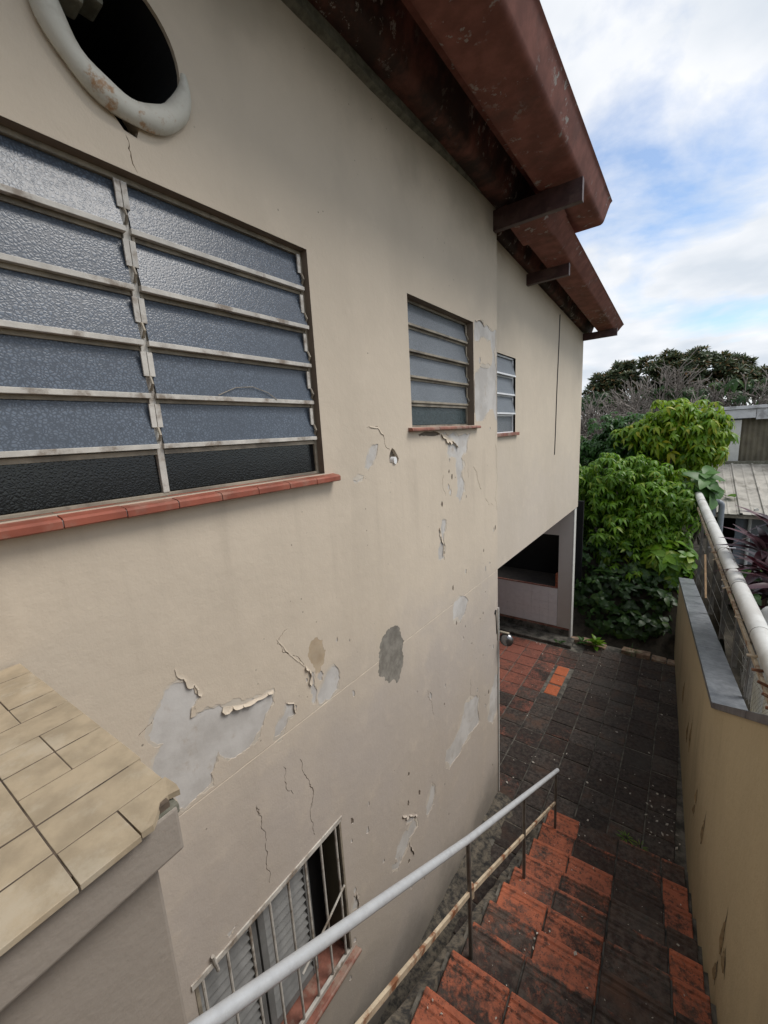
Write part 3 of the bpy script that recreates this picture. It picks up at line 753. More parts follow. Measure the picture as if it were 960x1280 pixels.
# crack across a pane of the large window
b = MB(); pts = [(0.0, 0.90, 4.02), (0.0, 0.98, 4.052), (0.0, 1.06, 4.06), (0.0, 1.13, 4.04), (0.0, 1.17, 4.012)]
b.tube([(-0.0165 - (p[2] - 4.01) * 0.18, p[1], p[2]) for p in pts], 0.0014, 5); w1p(b, 'pane_crack', M['frame_old'])
w2, w2p = louvre_window('small louvre window with pebbled glass over a worn red sill', 0, 0.065, 2.20, [], 3.13, 3.880, 4.658, 5, M['glass_fine'], M['glass_fine_dark'], M['frame_old'], M['frame_old'], 0.022, 0.014, 0.004, True, M['reveal'])
def sill(w_inv_parent, x_in, x_out, y0, y1, z, n, mat, name='window_sill', thick=0.028, lip=0.012):
    s_ = link(name, None, house); H(s_); s_.location = (x_out, (y0 + y1) / 2, z)
    sinv = Matrix.Translation((-x_out, -(y0 + y1) / 2, -z))
    L = (y1 - y0) / n
    for i in range(n):
        a_ = y0 + i * L + 0.0018; c_ = y0 + (i + 1) * L - 0.0018; dz = random.uniform(-.001, .001)
        b_ = MB(); pr = [(x_in, z - thick), (x_out - .004, z - thick - lip), (x_out, z - thick - lip + .004), (x_out, z - lip - .006), (x_out - .008, z - lip + .001), (x_in, z + .002)]
        b_.sweep(pr, [a_, c_], lambda u, v_, p: (u, p, v_ + dz))
        o = b_.build('tile', mat, s_); o.matrix_parent_inverse = sinv
    b_ = MB(); b_.box(x_in - .0, x_out - .006, y0 + .003, y1 - .003, z - thick - lip + .006, z - lip - .004)
    o = b_.build('grout', M['mortar_moss'] if mat is M['sill_brown'] else M['plaster'], s_); o.matrix_parent_inverse = sinv
sill(None, -0.045, 0.048, -0.93, 1.46, 3.676, 15, M['sill_red'])
sill(None, -0.06, 0.035, 2.15, 3.185, 3.880, 6, M['sill_brown'], thick=0.02, lip=0.006)
# ---- barred lower window
w3 = link('window', None, house); H(w3); w3.location = (0, 0.88, 0.865); w3['label'] = 'barred lower window with grey slatted shutter and peeling white frame'
w3i = Matrix.Translation((0, -0.88, -0.865))
def w3p(b_, nm, mt, **k):
    o = b_.build(nm, mt, w3, **k); o.matrix_parent_inverse = w3i; return o
M['reveal_olive'] = mat_plain('olive_reveal_paint', (0.15, 0.135, 0.095), 0.8, var=0.12, scale=5)
M['shutter'] = mat_plain('grey_shutter', (0.19, 0.19, 0.185), 0.6, var=0.12)
o = reveal(w3, 0.467, 1.30, 0.865, 1.795, 0, 0.2, M['reveal_olive']); o.matrix_parent_inverse = w3i
b = MB(); b.box(-0.012, 0.006, 0.455, 1.312, 1.775, 1.802); w3p(b, 'frame', M['frame'], bevel=0.002)
b = MB(); b.box(-0.014, 0.004, 0.470, 1.298, 0.868, 0.892); w3p(b, 'frame', M['frame'], bevel=0.002)
b = MB(); b.box(-0.012, 0.003, 1.288, 1.302, 0.893, 1.774); w3p(b, 'frame', M['frame_old'], bevel=0.001)
b = MB(); b.box(-0.012, 0.003, 0.466, 0.480, 0.893, 1.774); w3p(b, 'frame', M['frame_old'], bevel=0.001)
for k in range(8):
    y = 0.50 + k * 0.1085
    b = MB(); b.tube([(-0.004, y, 0.885), (-0.004 + random.uniform(-.003, .003), y, 1.35), (-0.004, y, 1.78)], 0.0068, 8); w3p(b, 'bar', M['frame'], smooth=True)
b = MB(); b.tube([(0.004, 0.56, 1.74), (0.012, 0.545, 1.84)], 0.007, 8); w3p(b, 'loose_rod', M['frame'])
b = MB(); b.tube([(0.006, 0.95, 1.18), (0.007, 1.12, 1.27), (0.006, 1.285, 1.365)], 0.006, 8); w3p(b, 'loose_rod', M['frame'])
for (ya, yb) in ((0.47, 0.79), (0.80, 1.12)):
    b = MB()
    b.box(-0.115, -0.085, ya, ya + 0.035, 0.90, 1.78); b.box(-0.115, -0.085, yb - 0.035, yb, 0.90, 1.78)
    b.box(-0.113, -0.087, ya + .036, yb - .036, 0.90, 0.95); b.box(-0.113, -0.087, ya + .036, yb - .036, 1.74, 1.78)
    w3p(b, 'shutter_frame', M['shutter'], bevel=0.002)
    for k in range(15):
        z = 0.965 + k * 0.052
        b = MB(); n = 0
        b.quad((-0.085, ya + .036, z - .012), (-0.085, yb - .036, z - .012), (-0.113, yb - .036, z + .022), (-0.113, ya + .036, z + .022))
        b.quad((-0.088, ya + .036, z - .012), (-0.088, yb - .036, z - .012), (-0.116, yb - .036, z + .022), (-0.116, ya + .036, z + .022))
        w3p(b, 'shutter_slat', M['shutter'], fix=False)
b = MB(); b.box(-0.2, -0.18, 0.467, 1.30, 0.865, 1.795); w3p(b, 'backing', M['black'])
b = MB(); b.box(-0.178, -0.02, 0.47, 1.298, 0.866, 0.874); w3p(b, 'inner_sill', M['sill_brown'])
b = MB(); b.tube([(0.028, 0.42, 0.842), (0.028, 1.345, 0.842)], 0.013, 10); b.box(-0.01, 0.028, 0.425, 1.34, 0.832, 0.856); part(b, 'window_sill', M['sill_brown'], smooth=True)

# ---- far upper wall over the grill, a little set back
XF = -0.08
YA, YB = Y_END + 0.001, 7.56
wy0, wy1, wz0, wz1 = 3.66, 4.335, 3.795, 4.535
def zt_(y): return 5.40 - 0.056 * (y - 4.08) + 0.06
b = MB()
def fb(y0, y1, z0, z1a, z1b=None):
    z1b = z1a if z1b is None else z1b
    n = len(b.v)
    b.v += [(XF - .16, y0, z0), (XF, y0, z0), (XF - .16, y1, z0), (XF, y1, z0), (XF - .16, y0, z1a), (XF, y0, z1a), (XF - .16, y1, z1b), (XF, y1, z1b)]
    for q in ((0, 2, 3, 1), (4, 5, 7, 6), (0, 1, 5, 4), (2, 6, 7, 3), (0, 4, 6, 2), (1, 3, 7, 5)): b.f.append(tuple(n + i for i in q))
fb(YA, wy0, 2.44, zt_(YA), zt_(wy0)); fb(wy0, wy1, 2.44, wz0); fb(wy0, wy1, wz1, zt_(wy0), zt_(wy1)); fb(wy1, YB, 2.44, zt_(wy1), zt_(YB))
part(b, 'wall', M['wall_far'])
b = MB(); b.box(-4.5, XF - .161, YA, YB, 2.44, 2.58); part(b, 'ceiling', M['pink_wall'])
b = MB(); b.box(-4.5, -0.32, YB - .16, YB, 2.585, 5.2); part(b, 'wall', M['wall_far'])
w4, w4p = louvre_window('narrow far window with white aluminium bars', XF, 0.03, wy0, [], wy1, wz0, wz1, 4, M['glass_fine'], M['glass_fine'], M['alu'], M['alu'], 0.03, 0.016, 0.004, False, M['reveal'])
b = MB(); b.box(XF - 0.05, XF + 0.03, wy0 - .02, wy1 + .05, wz0 - .03, wz0 + .002); part(b, 'window_sill', M['sill_brown'], bevel=0.004)
b = MB()
cab = [(XF + 0.006, 6.03 - 0.12 * s_ + 0.006 * math.sin(9 * s_), 5.27 - 1.82 * s_) for s_ in [i / 12 for i in range(13)]]
b.tube(cab, 0.0055, 6)
tag(b.build('hanging_cable', M['cable']), 'thin dark cable hanging down the far beige wall from the eaves', 'cable')

# ---- recess with the grill under the far wall
def gpart(b_, nm, mt, **k): return part(b_, nm, mt, **k)
YG = 7.42
b = MB(); b.box(-0.34, -0.115, YG, YG + .14, -0.06, 2.437); part(b, 'wall', M['pink_wall'])
b = MB(); b.box(-0.113, -0.098, YG - .004, YG + .144, -0.06, 2.436); part(b, 'wall_edge', M['white_paint'])
b = MB(); b.box(-3.2, -0.341, YG, YG + .14, 1.93, 2.436); part(b, 'wall', M['pink_wall'])
b = MB(); b.box(-3.2, -0.346, YG + .010, YG + .13, 0.12, 0.93); part(b, 'wall', M['grout'])
n = 0
for i in range(14):
    for j in range(5):
        x1 = -0.345 - i * 0.155; z0 = 0.20 + j * 0.146
        b = MB(); b.box(x1 - .153, x1, YG + .001, YG + .0095, z0, z0 + .144); part(b, 'wall_tile', M['white_tile'], bevel=0.001)
b = MB(); b.box(-3.2, -0.343, YG - .006, YG + .03, .932, .952); part(b, 'grill_ledge', M['sill_brown'])
b = MB(); b.box(-3.2, -0.343, YG + .031, YG + .74, .90, .945); part(b, 'grill_floor', M['soot'])
for j in range(4):
    b = MB(); b.box(-0.385, -0.342, YG - .006, YG + .10, 0.961 + j * .062, 1.019 + j * .062); part(b, 'brick', M['brick'], bevel=0.003)
b = MB(); b.box(-3.2, -0.1, YG + .75, YG + .8, -.06, 2.43); b.box(-3.3, -3.2, YA, YG + .8, -.06, 2.43); b.box(-0.343, -0.32, YG + .141, YG + .75, .96, 2.43); part(b, 'grill_back', M['black'])
b = MB(); b.box(-3.2, -0.13, YG - .006, YG - .001, 0.16, 0.195); part(b, 'skirting', M['sill_brown'])
b = MB(); b.box(-3.2, -0.13, YG - .02, YG - .001, 0.0, 0.158); part(b, 'skirting', M['slab'])
b = MB(); b.box(-4, -0.02, YG - .35, YG - .021, -.05, 0.05); part(b, 'plinth', M['slab'], bevel=0.01)
# corner door jamb strip
b = MB(); b.box(-0.055, -0.012, Y_END + .002, Y_END + .03, -0.05, 2.30); part(b, 'door_jamb', M['white_paint'])
b = MB(); b.box(-0.012, 0.012, Y_END - .006, Y_END + .008, 0.02, 2.12); part(b, 'corner_strip', M['white_paint'])
bell = root('bell', (0.05, 3.66, 1.80))
tag(bell, 'small round metal bell on a bracket at the house corner', 'bell')
bi = Matrix.Translation((-0.05, -3.66, -1.80))
b = MB(); pr = []
path = [(-0.045, 0.012), (-0.04, 0.055), (-0.02, 0.066), (0.0, 0.068), (0.02, 0.055), (0.034, 0.03), (0.038, 0.001)]
cir = [(math.cos(2 * math.pi * k / 20), math.sin(2 * math.pi * k / 20)) for k in range(20)]
b.sweep(cir, path, lambda u, w_, p: (0.07 + u * p[1], 3.66 - p[0] * 1.0, 1.775 + w_ * p[1]))
o = b.build('dome', M['bell'], bell, smooth=True); o.matrix_parent_inverse = bi
b = MB(); b.box(0.004, 0.1, 3.645, 3.672, 1.848, 1.858); b.box(-0.002, 0.006, 3.60, 3.64, 1.78, 1.90)
o = b.build('bracket', M['frame_old'], bell); o.matrix_parent_inverse = bi
b = MB(); b.tube([(0.004, 3.585, 1.86), (0.005, 3.575, 1.98), (0.005, 3.56, 2.09)], 0.004, 6); b.tube([(-.002, 3.555, 2.10), (0.006, 3.555, 2.10)], 0.022, 10)
o = b.build('bell_wire', M['cable'], bell); o.matrix_parent_inverse = bi

# ---- roof: long fibre-cement channels running along the house
def channel(name, prof, y0, y1, z0, z1, mat, th=0.014, cap0=False, cap1=True):
    """prof: outline of the underside (x, z) from the outer lip inwards; the sheet is th thick"""
    b_ = MB(); top = []
    n = len(prof)
    for i in range(n):
        p0 = Vector(prof[max(i - 1, 0)]); p1 = Vector(prof[min(i + 1, n - 1)]); d = (p1 - p0).normalized()
        nn = Vector((-d.y, d.x));
        top.append(tuple(Vector(prof[i]) - nn * th * (1 if True else 0)))
    loop = list(prof) + top[::-1]
    ys = [y0 + (y1 - y0) * k / 12 for k in range(13)]
    b_.sweep(loop, ys, lambda u, w_, p: (u, p, w_ + z0 + (z1 - z0) * (p - y0) / (y1 - y0)))
    return part(b_, name, mat, smooth=True)
def rounded(pts, r=0.03, n=4):
    out = [pts[0]]
    for i in range(1, len(pts) - 1):
        a_, b_, c_ = Vector(pts[i - 1]), Vector(pts[i]), Vector(pts[i + 1])
        u = (a_ - b_); v_ = (c_ - b_); rr_ = min(r, u.length * .45, v_.length * .45)
        p0 = b_ + u.normalized() * rr_; p2 = b_ + v_.normalized() * rr_
        for k in range(n + 1):
            s_ = k / n; out.append(tuple(p0 * (1 - s_) ** 2 + b_ * 2 * s_ * (1 - s_) + p2 * s_ ** 2))
    out.append(pts[-1]); return out
RZ = 5.59
E1 = 4.50
p1 = rounded([(0.715, 0.165), (0.70, 0.15), (0.645, 0.0), (0.35, 0.0), (0.285, 0.20), (0.205, 0.20)], 0.03)
channel('roof_channel', p1, -2.3, E1, RZ, RZ, M['roof'])
p2 = rounded([(0.215, 0.215), (0.20, 0.20), (0.14, 0.02), (-0.16, 0.02), (-0.225, 0.20), (-0.30, 0.20)], 0.04)
channel('roof_channel', p2, -2.3, E1, RZ, RZ, M['roof_mildew_shade'])
for k in range(1, 9):
    dx = -0.51 * k
    pk = rounded([(0.215 + dx, 0.215), (0.20 + dx, 0.20), (0.14 + dx, 0.02), (-0.16 + dx, 0.02), (-0.225 + dx, 0.20), (-0.30 + dx, 0.20)], 0.04)
    channel('roof_channel', pk, -2.3, E1, RZ + .02, RZ + .02, M['roof'])
E2 = 7.86
S2 = (3.60, 5.467, E2, 5.245)
q1 = rounded([(0.445, 0.112), (0.43, 0.10), (0.345, 0.0), (0.12, 0.0), (0.075, 0.15), (0.02, 0.15)], 0.02)
channel('roof_channel', q1, S2[0], S2[2], S2[1], S2[3], M['roof'])
q2 = rounded([(0.03, 0.162), (0.015, 0.15), (-0.03, 0.03), (-0.30, 0.03), (-0.35, 0.15), (-0.42, 0.15)], 0.03)
channel('roof_channel', q2, S2[0], S2[2], S2[1], S2[3], M['roof_mildew_shade'])
for k in range(1, 9):
    dx = -0.45 * k
    channel('roof_channel', [(u + dx, w_) for u, w_ in q2], S2[0] + .4, S2[2], S2[1] + .004 * k, S2[3] + .004 * k, M['roof'])
# short overlap collar where the second run starts
b = MB(); c1 = rounded([(0.462, 0.118), (0.44, 0.095), (0.352, -0.014), (0.10, -0.014), (0.06, 0.13)], 0.02)
channel('roof_collar', c1, S2[0] - .01, 3.98, S2[1], S2[1] - 0.04, M['roof'])
# steel arms carrying the channels
def arm(x0, x1, y, zb, h, name='roof_arm'):
    b_ = MB()
    b_.box(x0, x1 - .006, y, y + .006, zb, zb + h); b_.box(x0, x1 - .006, y + .0065, y + .05, zb - .001, zb + .006)
    b_.box(x1 - .0055, x1, y - .001, y + .05, zb - .002, zb + h + .002)
    part(b_, name, M['arm'])
arm(-0.04, 0.665, 3.545, 5.425, 0.15)
arm(XF - .02, 0.335, 4.655, 5.30, 0.105)
arm(XF - .02, 0.40, 7.50, 5.155, 0.10)
# mossy mortar fillet between wall and channel
b = MB()
rr = random.Random(9); ys = [-1.9 + i * 0.12 for i in range(45)]
pts = [(y, 5.535 + 0.012 * noise.noise(Vector((y * 2, 0, 0))) + (0.05 * max(0, y - 1.9)), 0.03 * (1 if y < 2.6 else max(0.25, 1 - (y - 2.6)))) for y in ys]
b.sweep([(-0.02, 0.0), (1.0, 0.45), (0.9, 2.2), (-0.02, 2.4)], pts, lambda u, w_, p: (u * p[2], p[0], p[1] + w_ * 0.03))
part(b, 'mortar_fillet', M['mortar_moss'], smooth=True)
b = MB(); b.box(-6.1, -0.001, -2.1, Y_END - .001, 5.46, 5.50); part(b, 'ceiling', M['pink_wall'])

# ------------------------------------------------------------------ patio
patio = link('patio', None, None, (0, 5.5, 0)); patio['kind'] = 'structure'
pinv = Matrix.Translation((0, -5.5, 0))
def PP(o): o.parent = patio; o.matrix_parent_inverse = pinv; return o
b = MB(); b.box(-4.4, 2.05, -2.5, 7.52, -0.13, -0.009); PP(b.build('bedding', M['slab']))
def tile_mesh(name, sx, sy, mat, seed, th=0.03):
    rr = random.Random(seed); b_ = MB(); ch = 0.006
    h = [rr.uniform(-.002, .002) for _ in range(4)]
    b_.v = [(-sx / 2, -sy / 2, -th), (sx / 2, -sy / 2, -th), (sx / 2, sy / 2, -th), (-sx / 2, sy / 2, -th),
            (-sx / 2, -sy / 2, -ch), (sx / 2, -sy / 2, -ch), (sx / 2, sy / 2, -ch), (-sx / 2, sy / 2, -ch),
            (-sx / 2 + ch, -sy / 2 + ch, h[0]), (sx / 2 - ch, -sy / 2 + ch, h[1]), (sx / 2 - ch, sy / 2 - ch, h[2]), (-sx / 2 + ch, sy / 2 - ch, h[3])]
    b_.f = [(0, 1, 5, 4), (1, 2, 6, 5), (2, 3, 7, 6), (3, 0, 4, 7), (4, 5, 9, 8), (5, 6, 10, 9), (6, 7, 11, 10), (7, 4, 8, 11), (8, 9, 10, 11)]
    return b_.mesh(name, mat)
PT = 0.2845
tmesh = [tile_mesh('tile', PT - 0.011, PT - 0.011, M['tile_clay'], i) for i in range(6)]
tbright = tile_mesh('tile', PT - 0.012, PT - 0.012, M['tile_bright'], 9)
tbright2 = tile_mesh('tile', PT * .62, PT - 0.03, M['tile_bright'], 10)
cols = [-0.12 + 0.2845 * i for i in range(-9, 6)]
rr = random.Random(21)
def moss_at(x, y):
    m = 0.76
    m -= 0.44 * max(0, min(1, (0.42 - x) / 1.0)) * max(0, min(1, (y - 4.3) / 1.5))
    m += 0.16 * max(0, min(1, (x - .2) / .5))
    m -= 0.15 * math.exp(-((x - 1.45) / .16) ** 2) * math.exp(-((y - 5.6) / .9) ** 2)
    if y < 4.3: m -= 0.08 * math.exp(-((x - 0.1) / .35) ** 2)
    return m
for ci, x0 in enumerate(cols):
    off = 0.045 if x0 > 1.2 else (-0.03 if x0 < 0.0 else 0.0)
    for r in range(-22, 13):
        y0 = 3.92 + off + r * PT
        xc, yc = x0 + PT / 2, y0 + PT / 2
        if x0 < -0.01 and yc < Y_END - 0.05: continue          # inside the house
        if yc > 7.30 or (x0 < -0.05 and yc > 6.98): continue
        if yc < 3.3 and xc > 0.62: continue                    # under the stairs
        if x0 > 1.2 and yc < 3.3: continue
        bright = abs(xc - 0.165 + .14) < .15 and 5.72 < yc < 6.45
        me = tmesh[rr.randrange(6)]
        o = link('tile', me); PP(o); w_ = 1.0
        if x0 > 1.2: w_ = 0.86; xc = x0 + PT * .43
        o.location = (xc + rr.uniform(-.002, .002), yc + rr.uniform(-.002, .002), rr.uniform(-.003, .0025))
        o.rotation_euler = (rr.uniform(-.006, .006), rr.uniform(-.006, .006), rr.uniform(-.008, .008)); o.scale = (w_, 1, 1)
        m = moss_at(xc, yc) + rr.uniform(-0.15, 0.12)
        if bright and 0.0 < xc < .2: o.data = tbright2; m = 0.28; o.location.x += -.01
        o.color = (m, 0, 0, 1)
# brick kerb closing the patio
kerb = link('kerb', None, None, (0.7, 7.42, 0)); kerb['kind'] = 'structure'
kmesh = []
for s_ in range(4):
    b = MB(); b.box(-0.1, 0.1, -0.085, 0.085, -0.05, 0.055); me = b.mesh('brick', M['kerb'], bevel=0.012)
    for v in me.vertices: v.co += noise.noise_vector(v.co * 9 + Vector((s_ * 7, 0, 0))) * 0.012
    kmesh.append(me)
for i in range(10):
    if i in (3,): continue
    o = link('brick', kmesh[i % 4], kerb); o.location = (-0.75 + i * 0.215 + rr.uniform(-.01, .01), rr.uniform(-.02, .02), rr.uniform(-.03, .012)); o.rotation_euler = (rr.uniform(-.08, .08), rr.uniform(-.06, .06), rr.uniform(-.08, .08))

# ------------------------------------------------------------------ stairs
stairs = link('stairs', None, None, AT(1.25, 1.6, 0)); stairs['kind'] = 'structure'
sinv_ = Matrix.Translation(-AT(1.25, 1.6, 0))
def ST(o): o.parent = stairs; o.matrix_parent_inverse = sinv_; return o
NOS = [(3.64, 0.05), (3.345, 0.168), (3.01, 0.332)] + [(2.70 - 0.268 * i, 0.495 + 0.165 * i) for i in range(10)]   # nosing (t, z)
A_L, A_R = 0.69, 1.80
JT = [A_L, 0.98, 1.302, 1.628, A_R]
LAND_T, LAND_Z = NOS[-1][0] - 0.268, NOS[-1][1] + 0.165
# concrete body under the tiles
b = MB(); prev_t = None
for i, (t_, z) in enumerate(NOS):
    t_back = NOS[i + 1][0] if i + 1 < len(NOS) else LAND_T
    b.box(A_L - 0.02, A_R + 0.02, t_back - 0.03, t_ - 0.012, -0.1, z - 0.022, AT)
b.box(A_L - 0.02, A_R + .02, -2.4, LAND_T - .012, -0.1, LAND_Z - 0.022, AT)
ST(b.build('body', M['slab']))
def step_tile(w, d, lip, seed, mat):
    """tread tile: flat back, two shallow grooves and a rounded nosing; local x across, y towards the nosing (max y)"""
    rr2 = random.Random(seed)
    pr = [(-d, -0.02), (-d, 0.0), (-0.085, 0.0), (-0.078, -0.0035), (-0.070, -0.0035), (-0.063, 0.0005), (-0.050, 0.0005), (-0.043, -0.0035), (-0.036, -0.0035), (-0.028, 0.002), (-0.010, 0.002), (-0.002, -0.003), (0.0, -0.012), (-0.002, -0.03), (-0.012, -0.034), (-0.018, -0.02)]
    b_ = MB(); xs = [-w / 2, -w / 2 + .004] + [w / 2 - .004, w / 2]
    wob = [rr2.uniform(-.0015, .0015) for _ in xs]
    b_.sweep(pr, list(range(4)), lambda u, v_, k: (xs[k], u, v_ - (0.004 if k in (0, 3) and v_ > -.01 else 0) + wob[k]))
    return b_.mesh('tread_tile', mat)
smesh = {}
MOSS = {  # tread: mould on each of the four tiles, left to right
 0: (.44, .72, .68, .60), 1: (.44, .66, .72, .44), 2: (.40, .50, .76, .48), 3: (.48, .60, .80, .82), 4: (.44, .57, .76, .48),
 5: (.38, .54, .70, .50), 6: (.54, .46, .78, .84), 7: (.64, .62, .72, .68), 8: (.56, .46, .66, .62), 9: (.37, .60, .54, .62), 10: (.4, .5, .56, .56), 11: (.5, .5, .56, .56), 12: (.5, .5, .56, .56)}
for i, (t_, z) in enumerate(NOS):
    t_back = NOS[i + 1][0] if i + 1 < len(NOS) else LAND_T
    d = t_ - t_back - 0.006
    for k in range(4):
        w = JT[k + 1] - JT[k] - 0.010
        key = (round(w, 3), round(d, 3))
        if key not in smesh: smesh[key] = step_tile(w, d, 0, len(smesh), M['step_clay'])
        o = link('tread_tile', smesh[key]); ST(o)
        o.location = AT((JT[k] + JT[k + 1]) / 2, t_ + rr.uniform(-.003, .003), z + rr.uniform(-.002, .002)); o.rotation_euler = (rr.uniform(-.006, .006), rr.uniform(-.006, .006), TH + rr.uniform(-.006, .006))
        o.color = (MOSS[i][k] + rr.uniform(-.04, .04), 0, 0, 1)
        b_key = ('r', round(w, 3))
        if b_key not in smesh:
            b = MB(); b.box(-w / 2, w / 2, -0.012, 0.0, 0.0, 0.128); smesh[b_key] = b.mesh('riser_tile', M['step_clay'], bevel=0.002)
        if i > 0:
            o = link('riser_tile', smesh[b_key]); ST(o); o.location = AT((JT[k] + JT[k + 1]) / 2, t_ - 0.02, z - 0.165); o.rotation_euler = (0, 0, TH); o.color = (0.75, 0, 0, 1)
lm = tile_mesh('tile', 0.315, 0.315, M['step_clay'], 77)
for i in range(3):
    for j in range(6):
        o = link('tile', lm); ST(o); o.location = AT(0.98 + .32 * i, LAND_T - 0.18 - .325 * j, LAND_Z); o.rotation_euler = (0, 0, TH); o.color = (.55 + rr.uniform(-.1, .1), 0, 0, 1)
# mossy cement string beside the treads and the gutter strip against the house
def nos_z(t_):
    for i in range(len(NOS) - 1):
        if NOS[i + 1][0] <= t_ <= NOS[i][0]:
            s_ = (NOS[i][0] - t_) / (NOS[i][0] - NOS[i + 1][0]); return NOS[i][1] * (1 - s_) + NOS[i + 1][1] * s_
    return NOS[0][1] if t_ > NOS[0][0] else LAND_Z
b = MB(); n = 60
prof_s = [(0.55, -1), (0.585, -0.16), (0.62, -0.075), (0.68, -0.06), (0.70, -0.12), (0.70, -1)]
def str_pt(u, w_, t_):
    zz = -0.1 if w_ == -1 else nos_z(t_) - .02 + w_ + 0.018 * noise.noise(Vector((t_ * 6, u * 20, 1)))
    return AT(u + 0.008 * noise.noise(Vector((t_ * 8, u * 9, 4))), t_, max(zz, -0.1))
b.sweep(prof_s, [0.165 + i * (3.42 - 0.165) / n for i in range(n + 1)], str_pt)
ST(b.build('string', M['slab_mottled'], smooth=True))
def rough_z(x, y): return -0.012 + 0.03 * max(0, 1 - x / .25) + 0.02 * noise.noise(Vector((x * 7, y * 7, 0))) + 0.015 * noise.noise(Vector((x * 22, y * 22, 3)))
terrain('cement_strip', M['slab_mottled'], 0.0, 0.62, 0.0, 3.62, 16, 60, rough_z)
tag(bpy.data.objects['cement_strip'], kind='structure')

# ------------------------------------------------------------------ handrail
rail = root('handrail', AT(0.8, 3.34, 0.17)); tag(rail, 'galvanised tube handrail with a rusty lower bar down the left side of the steps', 'handrail')
rinv = Matrix.Translation(-AT(0.8, 3.34, 0.17))
def RL(o): o.matrix_parent_inverse = rinv; return o
TOP = [(0.803, 3.395, 0.747), (0.74, 1.47, 1.888), (0.73, 0.63, 2.442), (0.73, 0.10, 2.80)]
LOW = [(0.80, 3.343, 0.444), (0.742, 1.485, 1.560), (0.73, 0.643, 2.031), (0.73, 0.10, 2.37)]
def lerp_t(L, t_):
    for i in range(len(L) - 1):
        if L[i + 1][1] <= t_ <= L[i][1]:
            s_ = (L[i][1] - t_) / (L[i][1] - L[i + 1][1]); return [L[i][k] * (1 - s_) + L[i + 1][k] * s_ for k in range(3)]
    return L[0]
def smooth_line(L, n=24):
    t0, t1 = L[0][1], L[-1][1]; return [AT(*lerp_t(L, t0 + (t1 - t0) * i / n)) for i in range(n + 1)]
b = MB(); b.tube(smooth_line(TOP), 0.0165, 14); RL(b.build('top_rail', M['galv'], rail, smooth=True))
b = MB(); fr_n = Vector((math.cos(TH), math.sin(TH), 0))
lowp = smooth_line(LOW, 40)
dl = (lowp[-1] - lowp[0]).normalized(); upn = fr_n.cross(dl); upn = upn if upn.z > 0 else -upn
b.sweep([(-.004, -.012), (.004, -.012), (.004, .012), (-.004, .012)], lowp, lambda u, w_, p: p + fr_n * u * 1.6 + upn * (w_ + 0.002 * noise.noise(p * 6)))
RL(b.build('lower_bar', M['rust'], rail))
for t_, zb in ((3.34, 0.165), (2.38, 0.655), (1.468, 1.15)):
    a_, _, zt = lerp_t(TOP, t_)
    b = MB(); b.tube([AT(a_ + .004, t_, zb), AT(a_ + .002, t_, (zb + zt) / 2), AT(a_, t_, zt - .008)], 0.0115, 10); RL(b.build('post', M['post'], rail, smooth=True))
b = MB(); b.tube([AT(0.742, 1.485, 1.53), AT(0.742, 1.485, 1.60)], 0.018, 8); RL(b.build('joint_weld', M['rust'], rail))

# ------------------------------------------------------------------ tiled parapet by the landing
par = root('parapet', AT(0.4, -0.6, 2.1)); tag(par, 'low wall by the landing capped with cream rectangular tiles, one corner tile broken', 'parapet wall')
paninv = Matrix.Translation(-AT(0.4, -0.6, 2.1))
def PR(o): o.matrix_parent_inverse = paninv; return o
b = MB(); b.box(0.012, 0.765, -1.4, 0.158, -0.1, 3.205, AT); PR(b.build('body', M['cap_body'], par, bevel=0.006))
b = MB()
outl = [(0.012, -1.4), (0.802, -1.4), (0.802, 0.10), (0.802, 0.186), (0.70, 0.186), (0.012, 0.186)]
b.v = [tuple(AT(a_, t_, 3.206)) for a_, t_ in outl] + [tuple(AT(a_, t_, 3.286)) for a_, t_ in outl]
m_ = len(outl); b.f = [tuple(range(m_ - 1, -1, -1)), tuple(range(m_, 2 * m_))] + [(i, (i + 1) % m_, (i + 1) % m_ + m_, i + m_) for i in range(m_)]
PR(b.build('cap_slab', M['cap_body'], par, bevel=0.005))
b = MB(); b.box(0.03, 0.795, -1.39, 0.178, 3.287, 3.2992, AT); PR(b.build('grout', M['grout'], par))
zt0, zt1 = 3.2895, 3.3005
def cap_tile(a0, a1, t0, t1, poly=None):
    g2 = 0.0019; g3 = 0.0009; dz = rr.uniform(-.0008, .0008)
    if poly is None: poly = [(a0 + g2, t0 + g3), (a1 - g2, t0 + g3), (a1 - g2, t1 - g3), (a0 + g2, t1 - g3)]
    b_ = MB(); m2 = len(poly); tl = [rr.uniform(-.0008, .0008) for _ in poly]
    b_.v = [tuple(AT(a_, t_, zt0 + .002)) for a_, t_ in poly] + [tuple(AT(a_, t_, zt1 + dz + e_)) for (a_, t_), e_ in zip(poly, tl)]
    b_.f = [tuple(range(m2 - 1, -1, -1)), tuple(range(m2, 2 * m2))] + [(i, (i + 1) % m2, (i + 1) % m2 + m2, i + m2) for i in range(m2)]
    PR(b_.build('tile', M['cap_tile'], par, bevel=0.0010 if poly is None or len(poly) < 5 else 0))
T1 = 0.200
EA = [0.024, 0.104, 0.184, 0.262, 0.342, 0.424, 0.504, 0.584, 0.664, 0.744, 0.822]
